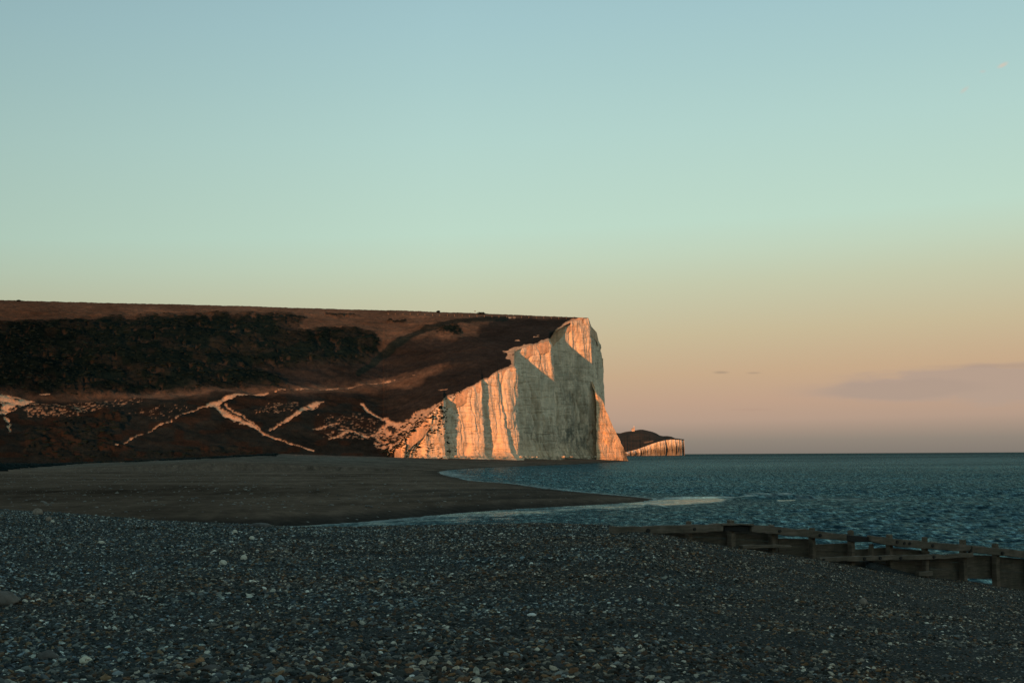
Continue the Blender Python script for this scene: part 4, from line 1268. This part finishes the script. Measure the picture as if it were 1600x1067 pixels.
ft = np.stack([rays(xf, lip_y)[:, 0] * (lipD - 8), lipD - 8, np.full(len(hx), -2.0)], -1)
tp_ = Q[0]
W = ft[None] * (1 - va)[:, None, None] + tp_[None] * va[:, None, None]
W[..., 1] += ((fbm(hx / 1.3, hx * 0, 931, 3)[None] * 30 + 24 * (vnoise(hx / 3.2, hx * 0, 933)[None] - .5)) + fbm(hx[None] / .8, va[:, None] * 3, 935, 2) * 5) * np.sin(np.pi * np.clip(va, 0.02, .96))[:, None]
sidew = np.repeat(W[:, -1:], 5, 1)
for k in range(5):
    sidew[:, k, 1] += 60 * (k + 1); sidew[:, k, 0] += 60 * (k + 1) * T(1069) * .55
W = np.concatenate([W, sidew], 1)
stf = np.clip(.95 * sstep(.72, .42, va[:, None] + .2 * fbm(np.linspace(0, 60, W.shape[1])[None], va[:, None], 941, 3)) * np.ones((1, W.shape[1])), 0, 1)  # shade over the lower part of the far cliff, painted into its colour
o = grid('far_cliff', W, M_far_chalk, attrs={'stain_shade': stf})
tag(o, 'low pale chalk cliff along the foot of the far headland', 'cliff', kind='structure')

# lighthouse on the headland
m, nt, b, nd, lk = new_mat('lighthouse_stone')
lk.new(ramp(nt, noise(nt, coords(nt), .8, 4), [(0.3, (.50, .40, .32)), (0.7, (.62, .52, .42))]), b.inputs['Base Color']); b.inputs['Roughness'].default_value = .9
M_ls = m
m, nt, b, nd, lk = new_mat('lantern_white'); b.inputs['Roughness'].default_value = .5
lk.new(ramp(nt, noise(nt, coords(nt), 2, 3), [(0.3, (.74, .72, .68)), (0.7, (.82, .80, .76))]), b.inputs['Base Color']); M_lw = m
m, nt, b, nd, lk = new_mat('slate_roof'); b.inputs['Roughness'].default_value = .8
lk.new(ramp(nt, noise(nt, coords(nt), 1.5, 4), [(0.3, (.16, .11, .09)), (0.7, (.24, .17, .13))]), b.inputs['Base Color']); M_sl = m
LD = FD + 215
lb = at(990.8, 672.3, LD)
lh = empty('lighthouse', tuple(lb))
tag(lh, 'squat stone lighthouse with a white lantern on top of the far headland', 'lighthouse')
def lathe(name, prof, mat, parent, n=20, off=(0, 0), flat=False):
    V, fs = [], []
    for (r, z) in prof:
        for k in range(n):
            a = 2 * math.pi * k / n
            V.append((r * math.cos(a) + off[0], r * math.sin(a) + off[1], z))
    for i in range(len(prof) - 1):
        for k in range(n):
            j = (k + 1) % n
            fs.append((i * n + k, i * n + j, (i + 1) * n + j, (i + 1) * n + k))
    mb = MB(); mb.add(V, fs + [tuple(range(n - 1, -1, -1)), tuple((len(prof) - 1) * n + k for k in range(n))])
    return mb.build(name, mat, parent, smooth=not flat)
lathe('tower', [(2.6, -3), (2.5, 0), (2.1, 9.2), (2.5, 9.4), (2.5, 9.9), (2.2, 9.9)], M_ls, lh)
lt = lathe('lantern', [(1.55, 9.95), (1.55, 13.0), (1.75, 13.05)], M_lw, lh, 16)
lathe('dome', [(1.8, 13.1), (1.55, 13.9), (.8, 14.6), (.15, 14.9), (.1, 15.7)], M_lw, lt, 16)
def boxm(name, x0, x1, y0, y1, z0, z1, mat, parent, gable=0):
    mb = MB()
    if gable:
        ym = (y0 + y1) / 2
        a = [(x0, y0, z0), (x0, y1, z0), (x0, ym, z0 + gable)]; b_ = [(x1, y0, z0), (x1, y1, z0), (x1, ym, z0 + gable)]
        mb.hexa(a, b_)
    else:
        mb.hexa([(x0, y0, z0), (x1, y0, z0), (x1, y1, z0), (x0, y1, z0)], [(x0, y0, z1), (x1, y0, z1), (x1, y1, z1), (x0, y1, z1)])
    return mb.build(name, mat, parent)
hs = boxm('keepers_house', -8.2, -2.3, -3, 4, -3, 4.6, M_ls, lh)
boxm('roof', -8.6, -2.1, -3.5, 4.5, 4.62, 0, M_sl, lh, 2.4)
boxm('chimney', -7.6, -6.6, -.3, .7, 6.4, 8.2, M_ls, lh)
for wx_ in (-6.9, -4.6):
    boxm('window', wx_, wx_ + 1.0, -3.06, -2.98, .8, 2.4, M_iron, hs)

# ------------------------------------------------------------------ ridge fence, marker post and bushes
def hill_point(x, t):
    i = np.interp(x, HX, np.arange(len(HX)))
    i0 = int(round(i)); k = int(round(np.interp(t, tt, np.arange(NT))))
    return H[k, i0].copy()
def hill_at_px(x, y):
    i0 = int(np.argmin(np.abs(HX - x)))
    _, yy = project(H[:, i0])
    k = int(np.argmin(np.abs(yy - y)))
    return H[k, i0].copy()
fp = [hill_at_px(x, y) for x, y in zip(np.linspace(606, 908, 27), np.interp(np.linspace(606, 908, 27), [606, 700, 760, 830, 908], [491.5, 494.0, 495.5, 497.3, 498.8]))]
fe = empty('wire_fence', tuple(fp[13])); floc = fp[13]
tag(fe, 'thin post and wire fence strung along the brow of the hill above the cliff', 'fence')
m, nt, b, nd, lk = new_mat('fence_wood'); b.inputs['Roughness'].default_value = .9
lk.new(ramp(nt, noise(nt, coords(nt), 4, 4), [(0.3, (.22, .17, .13)), (0.7, (.36, .28, .22))]), b.inputs['Base Color']); M_fw = m
for p in fp:
    h_ = 1.2 + grng.normal(0, .08); lx, ly = grng.normal(0, .05, 2)
    mb = MB()
    a = [np.array([dx, dy, -.3]) for dx, dy in ((-.09, -.09), (.09, -.09), (.09, .09), (-.09, .09))]
    b_ = [np.array([dx * .85 + lx, dy * .85 + ly, h_]) for dx, dy in ((-.09, -.09), (.09, -.09), (.09, .09), (-.09, .09))]
    mb.hexa(a, b_)
    o = mb.build('post', M_fw, fe); o.location = Vector(p - floc)
for zz in (.45, 1.0):
    mb = MB()
    for p, q in zip(fp[:-1], fp[1:]):
        u_ = (q - p); u_ /= np.linalg.norm(u_); s_v = np.cross(u_, [0, 0, 1]) * .008
        zv = np.array([0, 0, .008]); bz = np.array([0, 0, zz])
        a = [p + bz - floc - s_v - zv, p + bz - floc + s_v - zv, p + bz - floc + s_v + zv, p + bz - floc - s_v + zv]
        b_ = [q + bz - floc - s_v - zv, q + bz - floc + s_v - zv, q + bz - floc + s_v + zv, q + bz - floc - s_v + zv]
        mb.hexa(a, b_)
    mb.build('wire', M_iron, fe)

sp_ = hill_at_px(742, 490.5)
po = empty('waymark_post', tuple(sp_)); tag(po, 'slim dark waymark post with a short board standing on the skyline', 'waymark post')
mb = MB(); mb.hexa([(-.1, -.1, -.4), (.1, -.1, -.4), (.1, .1, -.4), (-.1, .1, -.4)], [(-.07, -.07, 2.6), (.07, -.07, 2.6), (.07, .07, 2.6), (-.07, .07, 2.6)])
mb.build('pole', M_post, po)
mb = MB(); mb.hexa([(-.55, -.14, 1.9), (.5, -.14, 1.9), (.5, -.08, 1.9), (-.55, -.08, 1.9)], [(-.55, -.14, 2.3), (.5, -.14, 2.3), (.5, -.08, 2.3), (-.55, -.08, 2.3)])
mb.build('board', M_post, po)

def leaf_bush(name, p, w, h, label, seed):
    rg = np.random.default_rng(seed)
    root = empty(name, tuple(p)); tag(root, label, 'bush')
    n = 900
    d = rg.normal(0, 1, (n, 3)); d /= np.linalg.norm(d, axis=1)[:, None]
    r_ = rg.random(n) ** .4
    c_ = d * r_[:, None] * np.array([w / 2, w / 3, h * .5]) * (1 + .3 * fbm(d[:, 0] * 2 + 5, d[:, 2] * 2 + 5, seed, 2))[:, None]
    c_[:, 2] += h * .48
    V, fs = [], []
    for i in range(n):
        a = rg.normal(0, 1, 3); a /= np.linalg.norm(a); b_ = np.cross(a, rg.normal(0, 1, 3)); b_ /= np.linalg.norm(b_)
        s = .22 * rg.uniform(.6, 1.3)
        V += [c_[i] - a * s, c_[i] + b_ * s * .6, c_[i] + a * s, c_[i] - b_ * s * .6]; fs.append((4 * i, 4 * i + 1, 4 * i + 2, 4 * i + 3))
    mesh_np('foliage', np.array(V), np.array(fs), M_scrub, parent=root, smooth=False)
    mb = MB()
    for k in range(5):
        e_ = np.array([rg.normal(0, w * .15), rg.normal(0, w * .1), h * .6])
        q0 = np.array([rg.normal(0, .15), rg.normal(0, .15), -.3]); r1 = .09
        sq = ((-1, -1), (1, -1), (1, 1), (-1, 1))
        mb.hexa([q0 + np.array([i * r1, j * r1, 0]) for i, j in sq], [e_ + np.array([i * r1 * .3, j * r1 * .3, 0]) for i, j in sq])
    mb.build('stem', M_post, root)
leaf_bush('bush', hill_at_px(685, 489), 2.9, 1.9, 'small round dark bush on the skyline left of the waymark post', 31)
leaf_bush('bush', hill_at_px(752, 491.5), 6.5, 2.0, 'wide low dark bush on the skyline right of the waymark post', 32)
leaf_bush('bush', hill_at_px(26, 471), 3.2, 1.1, 'tiny low bush at the far left end of the skyline', 33)

# ------------------------------------------------------------------ the down behind the viewer that keeps the beach in shade
ca, sa = math.cos(SUN_AZ), math.sin(SUN_AZ)
tanE = math.tan(SUN_EL)
ctrl = np.array([(float(T(x)) * d0, d0, z0) for x, d0, z0 in ((-420, 470, 0), (0, 585, 0.5), (250, 617, 1.5), (490, 665, 3.5), (606, 690, 3), (695, 718, 2.5), (806, D8, 1), (868, D10, 0), (933, D12 - 10, -1), (981, D12, -3), (1300, D12 + 100, -5))])
uc = ctrl[:, 0] * ca - ctrl[:, 1] * sa; sc = ctrl[:, 0] * sa + ctrl[:, 1] * ca
SB = 380.0
hc = ctrl[:, 2] + (sc + SB) * tanE
od = np.argsort(uc); uc, hc = uc[od], hc[od]
print('shade hill', np.round(uc), np.round(hc))
ug = np.linspace(-900, 700, 240)
Hc = np.interp(ug, uc, hc, left=hc[0], right=hc[-1])
Hc = Hc + fbm(ug / 25, ug * 0, 951, 3) * .7
sg = np.linspace(0, 1, 40)
prof = np.sin(np.pi * np.clip(sg, 0, 1)) ** 1.2
UG, SG = np.meshgrid(ug, sg)
back_s = -SB + (SG - .5) * 460
Zh = Hc[None] * prof[:, None] - 1.5 + fbm(UG / 60, back_s / 60, 961, 4) * 6 * (1 - prof[:, None])
Zh = np.where(np.abs(SG - .5) < .02, Hc[None], Zh)
Wd = np.stack([UG * ca + back_s * sa, -UG * sa + back_s * ca, Zh], -1)
Ch = np.zeros(Wd.shape) + np.array([.06, .05, .035])
o = grid('hills', Wd, M_hill, colors=Ch)
tag(o, 'grassy down behind the viewer that shades the beach', 'hill', kind='structure')
gx = np.linspace(-900, 700, 40); gy = np.linspace(-700, -1, 40)
GXx, GYy = np.meshgrid(gx, gy)
o = grid('ground', np.stack([GXx, GYy, np.full(GXx.shape, -.6)], -1), M_near_shingle)
tag(o, 'flat shingle ground behind the viewer', 'ground', kind='structure')

# ------------------------------------------------------------------ render settings
scn.render.engine = 'CYCLES'
scn.cycles.max_bounces = 6
scn.cycles.diffuse_bounces = 3
scn.cycles.glossy_bounces = 3
scn.cycles.use_denoising = True
scn.view_settings.view_transform = 'Standard'
scn.view_settings.look = 'None'
scn.view_settings.exposure = EXPO
scn.view_settings.gamma = 1
